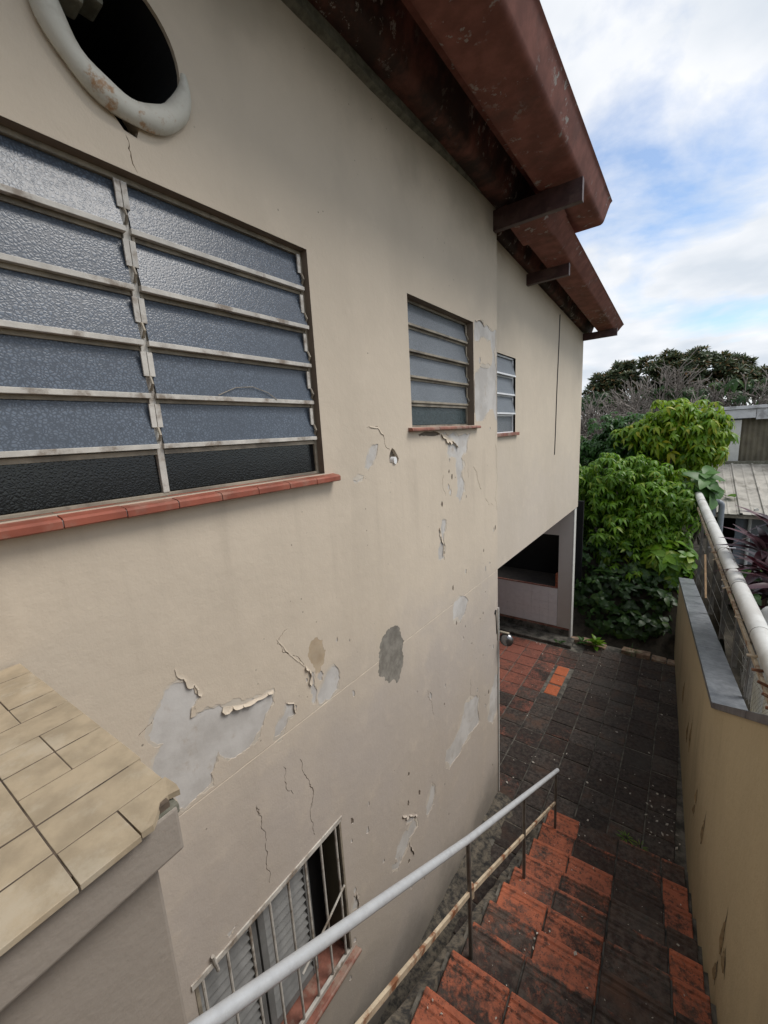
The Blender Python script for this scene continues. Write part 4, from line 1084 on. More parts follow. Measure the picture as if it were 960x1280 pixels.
# first course, next to the far edge
for a0, a1, t0 in ((0.744, 0.822, None), (0.664, 0.744, 0.0485), (0.584, 0.664, 0.0485), (0.504, 0.584, 0.123), (0.424, 0.504, 0.123), (0.342, 0.424, 0.0485), (0.262, 0.342, 0.117), (0.184, 0.262, 0.117), (0.104, 0.184, 0.0485), (0.024, 0.104, 0.0485)):
    if t0 is None:
        cap_tile(0, 0, 0, 0, [(0.7455, 0.1265), (0.816, 0.1265), (0.818, 0.142), (0.805, 0.155), (0.787, 0.168), (0.785, 0.182), (0.792, 0.197), (0.777, 0.200), (0.7455, 0.1985)])
        cap_tile(a0, a1, 0.0485, 0.125)
    else:
        cap_tile(a0, a1, t0, T1 - (0.004 if a0 > .6 else 0))
        if t0 > 0.1: cap_tile(a0, a1, 0.0485, t0)
tcur = 0.048
for row in range(9):
    tn = tcur - 0.16
    e = [0.024, 0.18, 0.34, 0.50, 0.66, 0.738 if row == 0 else 0.70, 0.822] if row % 2 == 0 else [0.024, 0.10, 0.26, 0.42, 0.58, 0.74, 0.822]
    for i in range(len(e) - 1): cap_tile(e[i], e[i + 1], tn + .001, tcur)
    tcur = tn
b = MB(); b.box(0.765, 0.80, 0.15, 0.19, 3.27, 3.288, AT); o = b.build('broken_mortar', M['mortar_moss'], par, bevel=0.004); PR(o)

# ------------------------------------------------------------------ boundary wall
bw = root('boundary_wall', AT(1.9, 4, 0)); tag(bw, 'ochre boundary wall with grey slate coping that climbs beside the steps', 'wall')
bwi = Matrix.Translation(-AT(1.9, 4, 0))
def BW(o): o.matrix_parent_inverse = bwi; return o
TOPL = [(7.86, 1.235), (3.20, 1.875), (-2.3, 5.12)]
def wtop(t_):
    for (t1, z1), (t2, z2) in zip(TOPL, TOPL[1:]):
        if t2 <= t_ <= t1: s_ = (t1 - t_) / (t1 - t2); return z1 * (1 - s_) + z2 * s_
def clipped(fn):
    return fn
b = MB(); n = len(TOPL)
for a_ in (1.82, 1.985):
    b.v += [tuple(AT(a_, t_, -0.14)) for t_, z in TOPL] + [tuple(AT(a_, t_, z)) for t_, z in TOPL]
for s_ in (0, 1):
    o_ = s_ * 2 * n
    for i in range(n - 1):
        q = (o_ + i, o_ + i + 1, o_ + n + i + 1, o_ + n + i); b.f.append(q if s_ == 0 else q[::-1])
for i in range(n - 1): b.f.append((n + i, n + i + 1, 3 * n + i + 1, 3 * n + i))
b.f.append((0, n, 3 * n, 2 * n)); b.f.append((n - 1, 2 * n - 1, 4 * n - 1, 3 * n - 1)[::-1])
BW(b.build('wall_body', M['wall_yellow'], bw))
def coping(t0, t1):
    z0, z1 = wtop(t0), wtop(t1); b_ = MB()
    pr = [(1.805, 0.001), (1.998, 0.001), (1.998, 0.040), (1.805, 0.044)]
    b_.sweep(pr, [(t0, z0), (t1, z1)], lambda u, w_, p: AT(u, p[0], p[1] + w_))
    BW(b_.build('coping_slab', M['coping'], bw, bevel=0.003))
ts = [7.87, 7.0, 6.1, 5.25, 4.4, 3.201]
for i in range(len(ts) - 1): coping(min(ts[i], 7.859), ts[i + 1] + 0.003)
ts = [3.199, 2.2, 1.2, 0.2, -0.8, -1.8]
for i in range(len(ts) - 1): coping(ts[i], ts[i + 1] + 0.003)
# blistered paint on the ochre wall (paint skins standing off the surface)
def skin(t0, z0, h, w, seed, lean=0.1):
    rr2 = random.Random(seed); b_ = MB(); m = 10
    for i in range(m + 1):
        s_ = i / m; c_ = t0 + lean * h * s_ + rr2.uniform(-.004, .004); hw = w * math.sin(math.pi * min(max(s_, .06), .94)) * rr2.uniform(.7, 1.1) / 2
        z = z0 - h * s_
        b_.v += [tuple(AT(1.8185, c_ - hw, z)), tuple(AT(1.8185 - 0.012 * math.sin(math.pi * s_), c_ + hw * .2, z)), tuple(AT(1.817 - 0.004 * rr2.random(), c_ + hw, z))]
    for i in range(m):
        for k in range(2): a_ = i * 3 + k; b_.f.append((a_, a_ + 1, a_ + 4, a_ + 3))
    BW(b_.build('paint_blister', M['flake_y'], bw, fix=False))
M['flake_y'] = mat_plain('ochre_paint_skin', (0.36, 0.27, 0.155), 0.8, var=0.2, dirt=(0.13, 0.11, 0.07), dirt_amt=0.8)
M['scar'] = mat_stone('dark_scar_plaster', (0.06, 0.05, 0.035), (0.16, 0.13, 0.09), 25, 0.95)
def scar(t0, z0, h, w, seed, lean=0.1):
    rr2 = random.Random(seed); b_ = MB(); m = 12
    for i in range(m + 1):
        s_ = i / m; c_ = t0 + lean * h * s_ + rr2.uniform(-.006, .006); hw = w * math.sin(math.pi * min(max(s_, .05), .95)) * rr2.uniform(.5, 1.1) / 2
        b_.v += [tuple(AT(1.8188, c_ - hw, z0 - h * s_)), tuple(AT(1.8188, c_ + hw, z0 - h * s_))]
    for i in range(m): a_ = i * 2; b_.f.append((a_, a_ + 1, a_ + 3, a_ + 2))
    BW(b_.build('paint_scar', M['scar'], bw, fix=False))
for k, (t_, z, h, w, ln) in enumerate([(3.05, 1.18, 0.34, 0.04, .18), (2.15, 1.45, 0.36, 0.03, .1), (2.22, 1.02, 0.2, 0.05, .1), (2.1, 1.28, 0.16, 0.03, -.3), (4.3, 1.15, 0.5, 0.03, .1), (4.6, 0.9, 0.35, 0.03, .1), (5.4, 0.9, 0.4, 0.03, 0), (3.55, 0.95, 0.18, 0.04, 0), (3.6, 0.75, 0.15, 0.05, .2)]):
    scar(t_, z, h, w * 0.8, 500 + k, ln); skin(t_ + w * .5, z - h * .3, h * .7, w * .9, 520 + k, ln)

# ------------------------------------------------------------------ fence and pipe on the wall
def pipe_z(t_): return 2.37 + (t_ - 3.1) * 0.021
fen = root('wire_fence', AT(2.02, 5, 1.7)); tag(fen, 'wire mesh fence on grey posts behind the slate coping', 'fence')
fi = Matrix.Translation(-AT(2.02, 5, 1.7))
def FN(o): o.matrix_parent_inverse = fi; return o
for t_ in (2.75, 3.42, 4.02, 4.78, 5.7, 6.6, 7.45):
    zb = wtop(min(t_, 7.85)) + .03
    b = MB(); b.box(2.004, 2.008, t_ - .024, t_ + .024, zb, pipe_z(t_) - .03, AT); b.box(2.0085, 2.044, t_ + .019, t_ + .024, zb, pipe_z(t_) - .03, AT)
    FN(b.build('post', M['post'], fen))
b = MB(); b.box(1.985, 2.003, 2.5, 8.2, 0, 0.006, lambda a_, t_, z: AT(a_, t_, pipe_z(t_) - .075 + z)); b.box(1.985, 1.99, 2.5, 8.2, -.025, -.0005, lambda a_, t_, z: AT(a_, t_, pipe_z(t_) - .075 + z)); FN(b.build('top_bar', M['rust'], fen))
b = MB(); hgt = 0.52
def mz(t_): return wtop(max(2.6, min(t_, 7.84))) + .045
for k in range(28):
    for sg in (1, -1):
        ta = 2.6 + k * 0.065; tb = ta + sg * 0.5
        pts = []
        for q in range(5):
            s_ = q / 4; tt = ta + (tb - ta) * s_
            if not 2.6 <= tt <= 3.75: continue
            pts.append(AT(2.012 + .002 * sg, tt, mz(tt) + hgt * s_ * (pipe_z(tt) - .08 - mz(tt)) / hgt))
        if len(pts) > 1: b.tube(pts, 0.0008, 3, cap=False)
for q in range(4):
    b.tube([AT(2.012, t_, mz(t_) + (pipe_z(t_) - .1 - mz(t_)) * (q + .6) / 4) for t_ in (2.6, 4.4, 6.2, 7.9)], .0016, 4, cap=False)
tag(FN(b.build('mesh', M['wire'], fen, fix=False)), kind='stuff')
for k, t_ in enumerate((2.62, 2.72, 2.85, 3.02, 3.2, 3.75, 4.45, 4.6, 5.3, 5.55, 6.3)):
    z = pipe_z(t_) - .055
    b = MB(); b.tube([AT(1.955, t_ + .01, z + rr.uniform(-.02, .02)), AT(2.0, t_, z), AT(2.05, t_, z + .01)], 0.006 if k > 4 else .009, 6); FN(b.build('wire_end', M['rust'] if k > 3 else M['rust_dark'], fen))
b = MB(); b.box(1.96, 2.04, 2.60, 2.66, 2.20, 2.23, AT); b.box(1.97, 2.03, 2.66, 2.70, 2.16, 2.19, AT); FN(b.build('bracket', M['rust_dark'], fen))
for k, t_ in enumerate((4.75, 6.1)):
    b = MB(); b.tube([AT(1.98, t_, pipe_z(t_) - .16), AT(2.24, t_ + .02, pipe_z(t_) - .15)], 0.010, 8); FN(b.build('crossbar', M['galv'], fen))
b = MB(); b.box(2.0, 2.02, 6.15, 6.19, 1.60, 2.05, lambda a_, t_, z: AT(a_ + (z - 1.6) * -.02, t_ + (z - 1.6) * .9, z)); tag(b.build('wood_stick', M['wood']), 'thin pale wooden stick leaning against the wire fence', 'stick')
pipe = root('drain_pipe', AT(2.05, 6, 2.42)); tag(pipe, 'long white plastic pipe lying along the top of the wire fence', 'pipe')
pi_ = Matrix.Translation(-AT(2.05, 6, 2.42))
b = MB(); pl = [AT(2.048, 2.2 + i * 0.5, pipe_z(2.2 + i * .5) + 0.002 * math.sin(i)) for i in range(15)]
b.tube(pl, 0.058, 24); o = b.build('tube', M['pvc'], pipe, smooth=True); o.matrix_parent_inverse = pi_
for t_ in (2.75, 3.4, 4.3, 5.35, 6.6, 8.2):
    b = MB(); pts = [AT(2.048 + 0.0595 * math.cos(q), t_ + 0.012 * math.sin(q), pipe_z(t_) + 0.0595 * math.sin(q)) for q in [2 * math.pi * i / 20 for i in range(21)]]
    b.tube(pts, 0.002, 5); b.tube([AT(2.048 - .058, t_, pipe_z(t_)), AT(2.0, t_ + .01, pipe_z(t_) - .07)], .002, 4)
    o = b.build('wire_tie', M['wire'], pipe); o.matrix_parent_inverse = pi_
def elbow(name, pts, r, mat, label):
    out = []
    P_ = [Vector(p) for p in pts]; out.append(P_[0])
    for i in range(1, len(P_) - 1):
        a_, c_, e_ = P_[i - 1], P_[i], P_[i + 1]; d1 = (a_ - c_).normalized() * r * 1.8; d2 = (e_ - c_).normalized() * r * 1.8
        for k in range(7):
            s_ = k / 6; out.append((c_ + d1) * (1 - s_) ** 2 + c_ * 2 * s_ * (1 - s_) + (c_ + d2) * s_ ** 2)
    out.append(P_[-1]); b_ = MB(); b_.tube(out, r, 16)
    tag(b_.build(name, mat, smooth=True), label, 'pipe')
elbow('elbow_pipe', [AT(2.7, 3.9, 2.35), AT(2.17, 3.98, 2.36), AT(2.2, 3.95, 1.2)], 0.05, M['pvc'], 'upper white pipe elbow turning down beside the fence, right edge')
elbow('elbow_pipe', [AT(2.75, 3.7, 2.2), AT(2.22, 3.76, 2.21), AT(2.22, 3.75, 1.1)], 0.048, M['pvc'], 'lower white pipe elbow just under the other elbow, right edge')
elbow('vent_pipe', [(1.94, 9.2, 1.2), (1.94, 9.2, 2.36), (1.82, 9.2, 2.36), (1.82, 9.2, 2.1)], 0.045, M['pvc_grey'], 'grey hooked pipe standing where the white pipe meets the shed roof')

# ------------------------------------------------------------------ neighbour's buildings
shed = root('shed', (3.3, 11.5, 0.75)); tag(shed, 'low neighbouring shed with a weathered ribbed metal roof', 'shed')
shi = Matrix.Translation((-3.3, -11.5, -0.75))
def SH(o): o.matrix_parent_inverse = shi; return o
SX0, SX1 = 1.90, 5.2
def roof_pt(x, s_, dz=0): return (x - 0.05 * s_, 10.5 + 2.5 * s_, 1.935 + 0.775 * s_ + dz)
x = SX0; i = 0
while x < SX1:
    b = MB(); w = 0.36; prof = [(0, 0), (0.03, 0), (0.042, 0.028), (0.075, 0.028), (0.087, 0), (0.21, 0), (0.22, .006), (0.24, .006), (0.25, 0), (0.358, 0)]
    dz = rr.uniform(-.002, .002)
    loop = prof + [(u, w_ - .006) for u, w_ in prof[::-1]]
    b.sweep(loop, [-.02, .33, .66, 1.0], lambda u, w_, s_: roof_pt(x + u, s_, w_ + dz + .006 * (i % 2)))
    SH(b.build('roof_sheet', M['sheet'], shed)); x += w; i += 1
b = MB(); b.box(SX0 + .01, SX1, 10.51, 10.57, 1.83, 1.905); SH(b.build('fascia_board', M['frame_old'], shed))
b = MB(); b.box(2.32, SX1, 11.1, 11.22, 0.6, 2.06); SH(b.build('wall', M['shed_wall'], shed))
b = MB(); b.box(2.30, 2.42, 11.0, 11.098, 0.6, 2.03); SH(b.build('corner_post', M['upper_wall'], shed))
b = MB(); b.tube([(2.52, 11.03, 0.7), (2.52, 11.03, 1.96), (2.56, 10.62, 2.0)], 0.032, 10); SH(b.build('downpipe', M['white_paint'], shed, smooth=True))
b = MB(); b.box(2.74, 2.84, 10.60, 10.68, 1.70, 1.80); b.box(2.77, 2.81, 10.62, 10.66, 1.80, 1.86); SH(b.build('lamp', M['alu'], shed, bevel=0.006))
b = MB(); b.box(1.95, SX1, 12.9, 12.98, 0.6, 2.66); SH(b.build('wall', M['black'], shed))
b = MB(); b.box(SX0 - .08, SX1, 12.93, 13.06, 2.62, 2.76); SH(b.build('ridge_flashing', M['mortar_moss'], shed, bevel=0.01))
ub = root('outbuilding', (3.5, 13.6, 0)); tag(ub, 'blue grey outbuilding with brown ribbed panels and a peeling white fascia', 'building')
ui = Matrix.Translation((-3.5, -13.6, 0))
def UB(o): o.matrix_parent_inverse = ui; return o
b = MB(); b.box(1.35, 2.2, 13.6, 13.75, -0.1, 3.78); b.box(1.35, 1.5, 13.76, 17, -0.1, 3.78); b.box(1.51, 6, 16.85, 17, -.1, 3.78); UB(b.build('wall', M['upper_wall'], ub))
b = MB(); b.box(2.19, 2.39, 13.2, 13.42, -0.1, 3.735); UB(b.build('pillar', M['white_paint'], ub, bevel=0.01))
b = MB(); b.box(2.21, 2.39, 13.43, 13.75, -.1, 3.77); UB(b.build('wall', M['upper_wall'], ub))
for k in range(16):
    x0 = 2.395 + k * 0.2; b = MB(); loop = []
    for q in range(13): loop.append((x0 + 0.2 * q / 12, 13.32 + 0.014 * math.cos(q / 12 * 4 * math.pi)))
    loop2 = loop + [(u, v_ + .012) for u, v_ in loop[::-1]]
    b.sweep(loop2, [2.70, 3.76], lambda u, w_, p: (u, w_, p)); UB(b.build('ribbed_panel', M['sheet_brown'], ub))
for x0, x1, z0 in ((1.98, 2.62, 3.77), (2.63, 3.6, 3.73), (3.61, 5.6, 3.74)):
    b = MB(); b.box(x0, x1, 13.10, 13.13, z0, 3.975); UB(b.build('fascia_board', M['fascia'], ub, bevel=0.004))
b = MB(); b.box(1.2, 5.7, 13.06, 17.1, 3.985, 4.06); UB(b.build('roof', M['fascia'], ub, bevel=0.004))

# ------------------------------------------------------------------ foliage
def leaf_geo(L, wd, droop, fold=0.25, ns=4):
    """blade along +x, drooping; returns verts, faces"""
    v = []; f = []
    for i in range(ns + 1):
        s_ = i / ns; x = L * s_; z = -droop * L * s_ * s_; w = wd * (math.sin(math.pi * (0.06 + 0.92 * s_ ** 0.85)) ** 0.8) / 2
        v += [(x, -w, z + fold * w), (x, 0, z), (x, w, z + fold * w)]
    for i in range(ns):
        for k in range(2): a_ = i * 3 + k; f.append((a_, a_ + 1, a_ + 4, a_ + 3))
    return np.array(v), f
def umbrella(seed, L=0.17, wd=0.06, n=7, droop=0.7):
    r2 = random.Random(seed); V = []; F = []
    for i in range(n):
        v, f = leaf_geo(L * r2.uniform(.75, 1.1), wd * r2.uniform(.85, 1.15), droop * r2.uniform(.7, 1.3))
        an = 2 * math.pi * (i + r2.uniform(-.2, .2)) / n; tl = r2.uniform(-.35, .15)
        ct, st = math.cos(tl), math.sin(tl)
        v = v @ np.array([[ct, 0, st], [0, 1, 0], [-st, 0, ct]])
        v[:, 0] += 0.01
        ca, sa = math.cos(an), math.sin(an)
        v = v @ np.array([[ca, sa, 0], [-sa, ca, 0], [0, 0, 1]])
        F += [tuple(q + len(V) for q in t_) for t_ in f]; V += v.tolist()
    return np.array(V), F
def rosette(seed, L, wd, n, droop, up):
    r2 = random.Random(seed); V = []; F = []
    for i in range(n):
        v, f = leaf_geo(L * r2.uniform(.7, 1.15), wd * r2.uniform(.8, 1.2), droop * r2.uniform(.5, 1.5), 0.2)
        an = i * 2.4 + r2.uniform(-.3, .3); tl = up + r2.uniform(-.4, .4)
        ct, st = math.cos(tl), math.sin(tl); v = v @ np.array([[ct, 0, st], [0, 1, 0], [-st, 0, ct]])
        ca, sa = math.cos(an), math.sin(an); v = v @ np.array([[ca, sa, 0], [-sa, ca, 0], [0, 0, 1]])
        F += [tuple(q + len(V) for q in t_) for t_ in f]; V += v.tolist()
    return np.array(V), F
def np_mesh(name, V, F, mat):
    me = bpy.data.meshes.new(name); me.from_pydata(V.tolist() if hasattr(V, 'tolist') else V, [], F); me.materials.append(mat)
    me.polygons.foreach_set('use_smooth', [True] * len(me.polygons)); return me
def orient(nrm, rr2, k=0.6):
    d = (Vector(nrm) * k + Vector((0, 0, 1)) + Vector((rr2.uniform(-.35, .35), rr2.uniform(-.35, .35), 0))).normalized()
    return d.to_track_quat('Z', 'Y').to_matrix() @ Matrix.Rotation(rr2.uniform(0, 6.28), 3, 'Z')
def blob_points(blobs, rr2):
    out = []
    for (c, r, n) in blobs:
        k = 0
        while k < n:
            d = Vector((rr2.gauss(0, 1), rr2.gauss(0, 1), rr2.gauss(0, 1)))
            if d.length < .01: continue
            d.normalize()
            if d.z < -0.75: continue
            lump = 1 + 0.22 * noise.noise(Vector((d.x * 2.3 + c[0] * 3, d.y * 2.3, d.z * 2.3 + c[2])))+ 0.10 * noise.noise(d * 6 + Vector(c))
            rad = (1 - abs(rr2.gauss(0, .13))) * lump
            p = Vector((c[0] + d.x * r[0] * rad, c[1] + d.y * r[1] * rad, c[2] + d.z * r[2] * rad))
            nr = Vector((d.x / r[0], d.y / r[1], d.z / r[2])).normalized(); out.append((p, nr)); k += 1
    return out
def lumpy(c, r, n, k, seed, size=(.22, .42)):
    """an ellipsoid of k smaller clumps over a thin inner fill"""
    r2 = random.Random(seed); out = [(c, tuple(x * .72 for x in r), int(n * .25))]
    for i in range(k):
        while True:
            d = Vector((r2.gauss(0, 1), r2.gauss(0, 1) - .35, r2.gauss(0, 1) + .1)).normalized()
            if d.z > -.8: break
        q = r2.uniform(.72, 1.0); s_ = r2.uniform(*size)
        out.append(((c[0] + d.x * r[0] * q, c[1] + d.y * r[1] * q, c[2] + d.z * r[2] * q), (s_ * r2.uniform(.8, 1.3), s_, s_ * r2.uniform(.6, .95)), int(n * .75 / k)))
    return out
def shrub(name, label, cat, loc, blobs, protos, mat, seed, n_parts=110, group=None, stems=6, scale=(.8, 1.2), k=0.6, part_name='leaf_cluster'):
    rr2 = random.Random(seed); r_ = root(name, loc); tag(r_, label, cat, group)
    L0 = Vector(loc); meshes = [np_mesh(part_name, V, F, mat) for V, F in protos]
    pts = blob_points(blobs, rr2)
    pts = [q for q in pts if not (q[0].x < 0.12 and q[0].y < 7.95)]
    pts.sort(key=lambda q: (q[0] - CAMP).length - 2.0 * q[1].dot((CAMP - q[0]).normalized()))
    bigV = []; bigF = []; base = 0
    for i, (p, nr) in enumerate(pts):
        R3 = orient(nr, rr2, k); s_ = rr2.uniform(*scale); q = rr2.randrange(len(protos))
        if i < n_parts:
            o = link(part_name, meshes[q], r_); o.matrix_basis = Matrix.Translation(p - L0) @ R3.to_4x4() @ Matrix.Scale(s_, 4)
        else:
            V, F = protos[q]; Vw = V @ (np.array(R3).T * s_) + np.array(p - L0)
            bigV.append(Vw); bigF += [tuple(j + base for j in f) for f in F]; base += len(V)
    if bigV:
        o = link('foliage', np_mesh('foliage', np.concatenate(bigV), bigF, mat), r_); o['kind'] = 'stuff'
    for i in range(stems):
        c, rd, _ = blobs[i % len(blobs)]
        e = Vector((c[0] + rr2.uniform(-.6, .6) * rd[0], c[1] + rr2.uniform(-.5, .5) * rd[1], c[2] + rr2.uniform(-.2, .6) * rd[2])) - L0
        s0 = Vector((rr2.uniform(-.3, .3), rr2.uniform(-.2, .2), -0.05)); mid = (s0 + e) / 2 + Vector((rr2.uniform(-.2, .2), rr2.uniform(-.2, .2), .1))
        b_ = MB(); b_.tube([s0, mid, e], [0.035, 0.025, 0.01], 7); b_.build('stem', M['bark'], r_, smooth=True)
    return r_
umb = [umbrella(i) for i in range(5)]
umb_big = [umbrella(20 + i, 0.19, 0.075, 7, 0.85) for i in range(4)]
umb_small = [umbrella(40 + i, 0.10, 0.045, 6, 0.5) for i in range(4)]
heart = [rosette(60 + i, 0.16, 0.12, 4, 0.5, 0.2) for i in range(4)]
heart_big = [rosette(70 + i, 0.34, 0.26, 3, 0.45, 0.15) for i in range(2)]
shrub('shrub', 'broad bright green shrub with drooping leaves just behind the patio kerb', 'shrub', (0.35, 9.4, 1.2),
      lumpy((0.25, 9.45, 2.2), (0.95, 0.62, 0.88), 1350, 34, 1) + lumpy((0.95, 9.2, 1.9), (0.55, 0.48, 0.92), 850, 20, 2) + lumpy((0.55, 8.72, 1.0), (0.75, 0.3, 0.45), 240, 9, 13) + lumpy((0.65, 8.95, 1.45), (0.7, 0.42, 0.55), 420, 10, 3), umb, M['leaf_green'], 1, 270, scale=(.42, .95))
shrub('shrub', 'green shrub half hidden behind the far corner of the house', 'shrub', (-1.2, 9.6, 1.2),
      [((-1.0, 9.6, 2.15), (0.95, 0.6, 0.95), 480), ((-2.2, 9.6, 2.1), (0.9, 0.6, 0.9), 200)], umb, M['leaf_green'], 2, 60)
shrub('shrub', 'tall yellow green shrub rising beside the blue grey outbuilding', 'shrub', (1.35, 10.5, 1.4),
      lumpy((1.28, 10.5, 3.55), (0.6, 0.45, 0.68), 620, 20, 4) + lumpy((1.62, 10.45, 3.3), (0.34, 0.36, 0.55), 240, 8, 5) + lumpy((0.72, 10.6, 3.42), (0.5, 0.4, 0.36), 240, 9, 6) + lumpy((1.35, 10.35, 2.75), (0.4, 0.3, 0.5), 110, 6, 7), umb_big, M['leaf_yellow'], 3, 180, scale=(.5, .95))
shrub('shrub', 'small leaved mid green bush between the bright shrub and the bare twigs', 'shrub', (0.1, 11.2, 1.4),
      lumpy((0.05, 11.2, 3.4), (0.8, 0.6, 0.55), 560, 22, 8) + lumpy((-1.0, 11.3, 3.1), (0.9, 0.6, 0.6), 300, 14, 9) + lumpy((0.6, 11.0, 3.1), (0.5, 0.4, 0.5), 200, 8, 10), umb_small, M['leaf_mid'], 4, 90, scale=(.8, 1.5))
shrub('climbing_plant', 'large heart shaped climber leaves trailing by the end of the boundary wall', 'climber', (1.2, 8.7, 0.2),
      [((1.22, 8.55, 1.35), (0.36, 0.3, 0.42), 120), ((1.05, 8.75, 0.75), (0.4, 0.3, 0.6), 90)], heart, M['leaf_green'], 5, 60, k=1.4)
shrub('climbing_plant', 'big pale leaves of a climber hanging over the far end of the white pipe', 'climber', (1.58, 9.5, 1.5),
      [((1.60, 9.35, 2.62), (0.26, 0.2, 0.26), 12), ((1.66, 9.2, 2.5), (0.14, 0.1, 0.1), 5)], heart_big, M['leaf_large'], 6, 17, stems=2, k=1.2, scale=(.6, 1.0))
shrub('ivy', 'dark leafy creeper covering the shaded soil bank behind the kerb', 'creeper', (0.4, 8.4, 0.3),
      [((0.35, 8.55, 0.75), (1.3, 0.42, 0.9), 620), ((0.5, 8.1, 0.25), (1.0, .4, .35), 260), ((0.4, 8.25, 0.6), (1.1, .4, .55), 300), ((-0.9, 8.9, 0.8), (1.0, .4, .9), 160)], heart, M['leaf_dark'], 7, 120, k=1.6, scale=(.4, .9), stems=4)
b = MB()
# vine runner lying on the metal roof
vine = root('vine', (1.95, 11.2, 2.2)); tag(vine, 'thin vine runner with a few leaves lying on the metal roof', 'vine')
pts = [Vector(roof_pt(1.84 + .05 * i, 0.42 - .025 * i + .02 * math.sin(i * 2), .035)) - Vector((1.95, 11.2, 2.2)) for i in range(8)]
b.tube(pts, 0.006, 5); b.build('stem', M['bark'], vine)
V, F = leaf_geo(0.15, 0.13, .3); lmv = np_mesh('leaf', V, F, M['leaf_green'])
for i in (1, 3, 4, 6, 7):
    o = link('leaf', lmv, vine); o.location = pts[i] + Vector((0, 0, .02)); o.rotation_euler = (rr.uniform(-.3, .3), -.2, rr.uniform(0, 6)); o.scale = [rr.uniform(.7, 1.2)] * 3
# weeds
def weed(name, label, loc, n, L, wd, mat, up, seed, group=None, cat='weed'):
    r_ = root(name, loc); tag(r_, label, cat, group); r2 = random.Random(seed)
    for i in range(n):
        V, F = leaf_geo(L, wd, .5); 
        if i == 0: me = np_mesh('leaf', V, F, mat)
        o = link('leaf', me, r_); an = i * 2.4; h = r2.uniform(.2, 1) * up
        o.location = (math.cos(an) * .02, math.sin(an) * .02, h * .8); o.rotation_euler = (r2.uniform(-.3, .3), -r2.uniform(.2, 1.1), an); o.scale = [r2.uniform(.6, 1.2)] * 3
    b_ = MB(); b_.tube([(0, 0, -.02), (0.005, 0, up * .5), (0, 0.004, up * .9)], 0.004, 5); b_.build('stem', M['leaf_mid'], r_)
weed('weed', 'leafy green weed growing out of the kerb at the far end of the patio', (0.33, 7.3, 0.0), 26, 0.12, 0.07, M['leaf_green'], 0.2, 3)
weed('weed', 'low sprawling weed beside the leafy weed on the kerb', (0.12, 7.34, 0.0), 14, 0.09, 0.05, M['leaf_mid'], 0.08, 4)
weed('weed', 'small weed at the foot of the white tiled wall', (-0.22, 7.12, 0.0), 12, 0.08, 0.045, M['leaf_mid'], 0.08, 5)
weed('grass_tuft', 'thin grass tuft on the kerb near the boundary wall', (0.86, 7.36, 0.02), 22, 0.14, 0.008, M['leaf_mid'], 0.05, 6, cat='grass')
weed('grass_tuft', 'tiny grass tuft in the joint at the foot of the steps', AT(1.36, 3.72, 0.0), 24, 0.055, 0.007, M['leaf_green'], 0.03, 8, cat='grass')
weed('grass_tuft', 'second tiny grass tuft, just right of the other at the foot of the steps', AT(1.47, 3.69, 0.0), 14, 0.045, 0.006, M['leaf_green'], 0.03, 9, cat='grass')
# burgundy plants over the fence
def cordyline(label, loc, heads, seed):
    r_ = root('burgundy_plant', loc); tag(r_, label, 'plant', 'burgundy plants behind the fence'); r2 = random.Random(seed)
    for hx, hy, hz in heads:
        b_ = MB(); b_.tube([(hx * .3, hy * .3, -.1), (hx * .7, hy * .8, hz * .55), (hx, hy, hz)], [.02, .016, .012], 7); b_.build('stem', M['bark'], r_)
        for i in range(20):
            V, F = leaf_geo(0.36, 0.075, .55, ns=6)
            if i == 0: me = np_mesh('leaf', V, F, M['leaf_burgundy'])
            o = link('leaf', me, r_); an = i * 2.4 + r2.uniform(-.2, .2); o.location = (hx, hy, hz - r2.uniform(0, .14))
            o.rotation_euler = (r2.uniform(-.4, .4), -r2.uniform(-.1, 1.15), an); o.scale = [r2.uniform(.7, 1.15)] * 3
cordyline('burgundy leaved plant reaching highest behind the white pipe', (2.25, 5.3, 0.8), [(-0.1, 0, 2.0), (.1, -.3, 1.9), (-.22, -.5, 1.72), (0.25, .3, 1.8), (-.1, -.8, 1.72), (-.2,-.15,1.78)], 11)
cordyline('lower burgundy leaved plant close behind the white pipe', (2.2, 4.55, 0.8), [(0.0, 0, 1.5), (-.06, .45, 1.5), (.05, -.3, 1.42), (.1, -.55, 1.3), (.12,.2,1.35), (-.02,.75,1.4)], 12)

# ------------------------------------------------------------------ trees
def grow(b_, p, d, L, r, lv, r2, tips, spread=0.6, kids=3, gravity=0.05, min_r=.006):
    n = 4; pts = [p.copy()]; q = p.copy(); dd = d.copy()
    for i in range(n):
        dd = (dd + Vector((r2.gauss(0, .16), r2.gauss(0, .16), r2.gauss(0, .12) + gravity))).normalized(); q = q + dd * L / n; pts.append(q.copy())
    b_.tube(pts, [max(min_r, r * (1 - .45 * i / n)) for i in range(n + 1)], 6 if r > .03 else 4, cap=False)
    tips.append((q, dd))
    if lv <= 0: return
    for k in range(kids):
        s_ = r2.uniform(.35, 1.0); a_ = pts[int(s_ * n)]
        side = Vector((r2.gauss(0, 1), r2.gauss(0, 1), r2.gauss(0, .8))).normalized()
        grow(b_, a_, (dd + side * spread).normalized(), L * r2.uniform(.55, .8), r * .55, lv - 1, r2, tips, spread, kids, gravity, min_r)
leaf_small = [rosette(90 + i, 0.24, 0.062, 8, 0.25, 0.75) for i in range(4)]
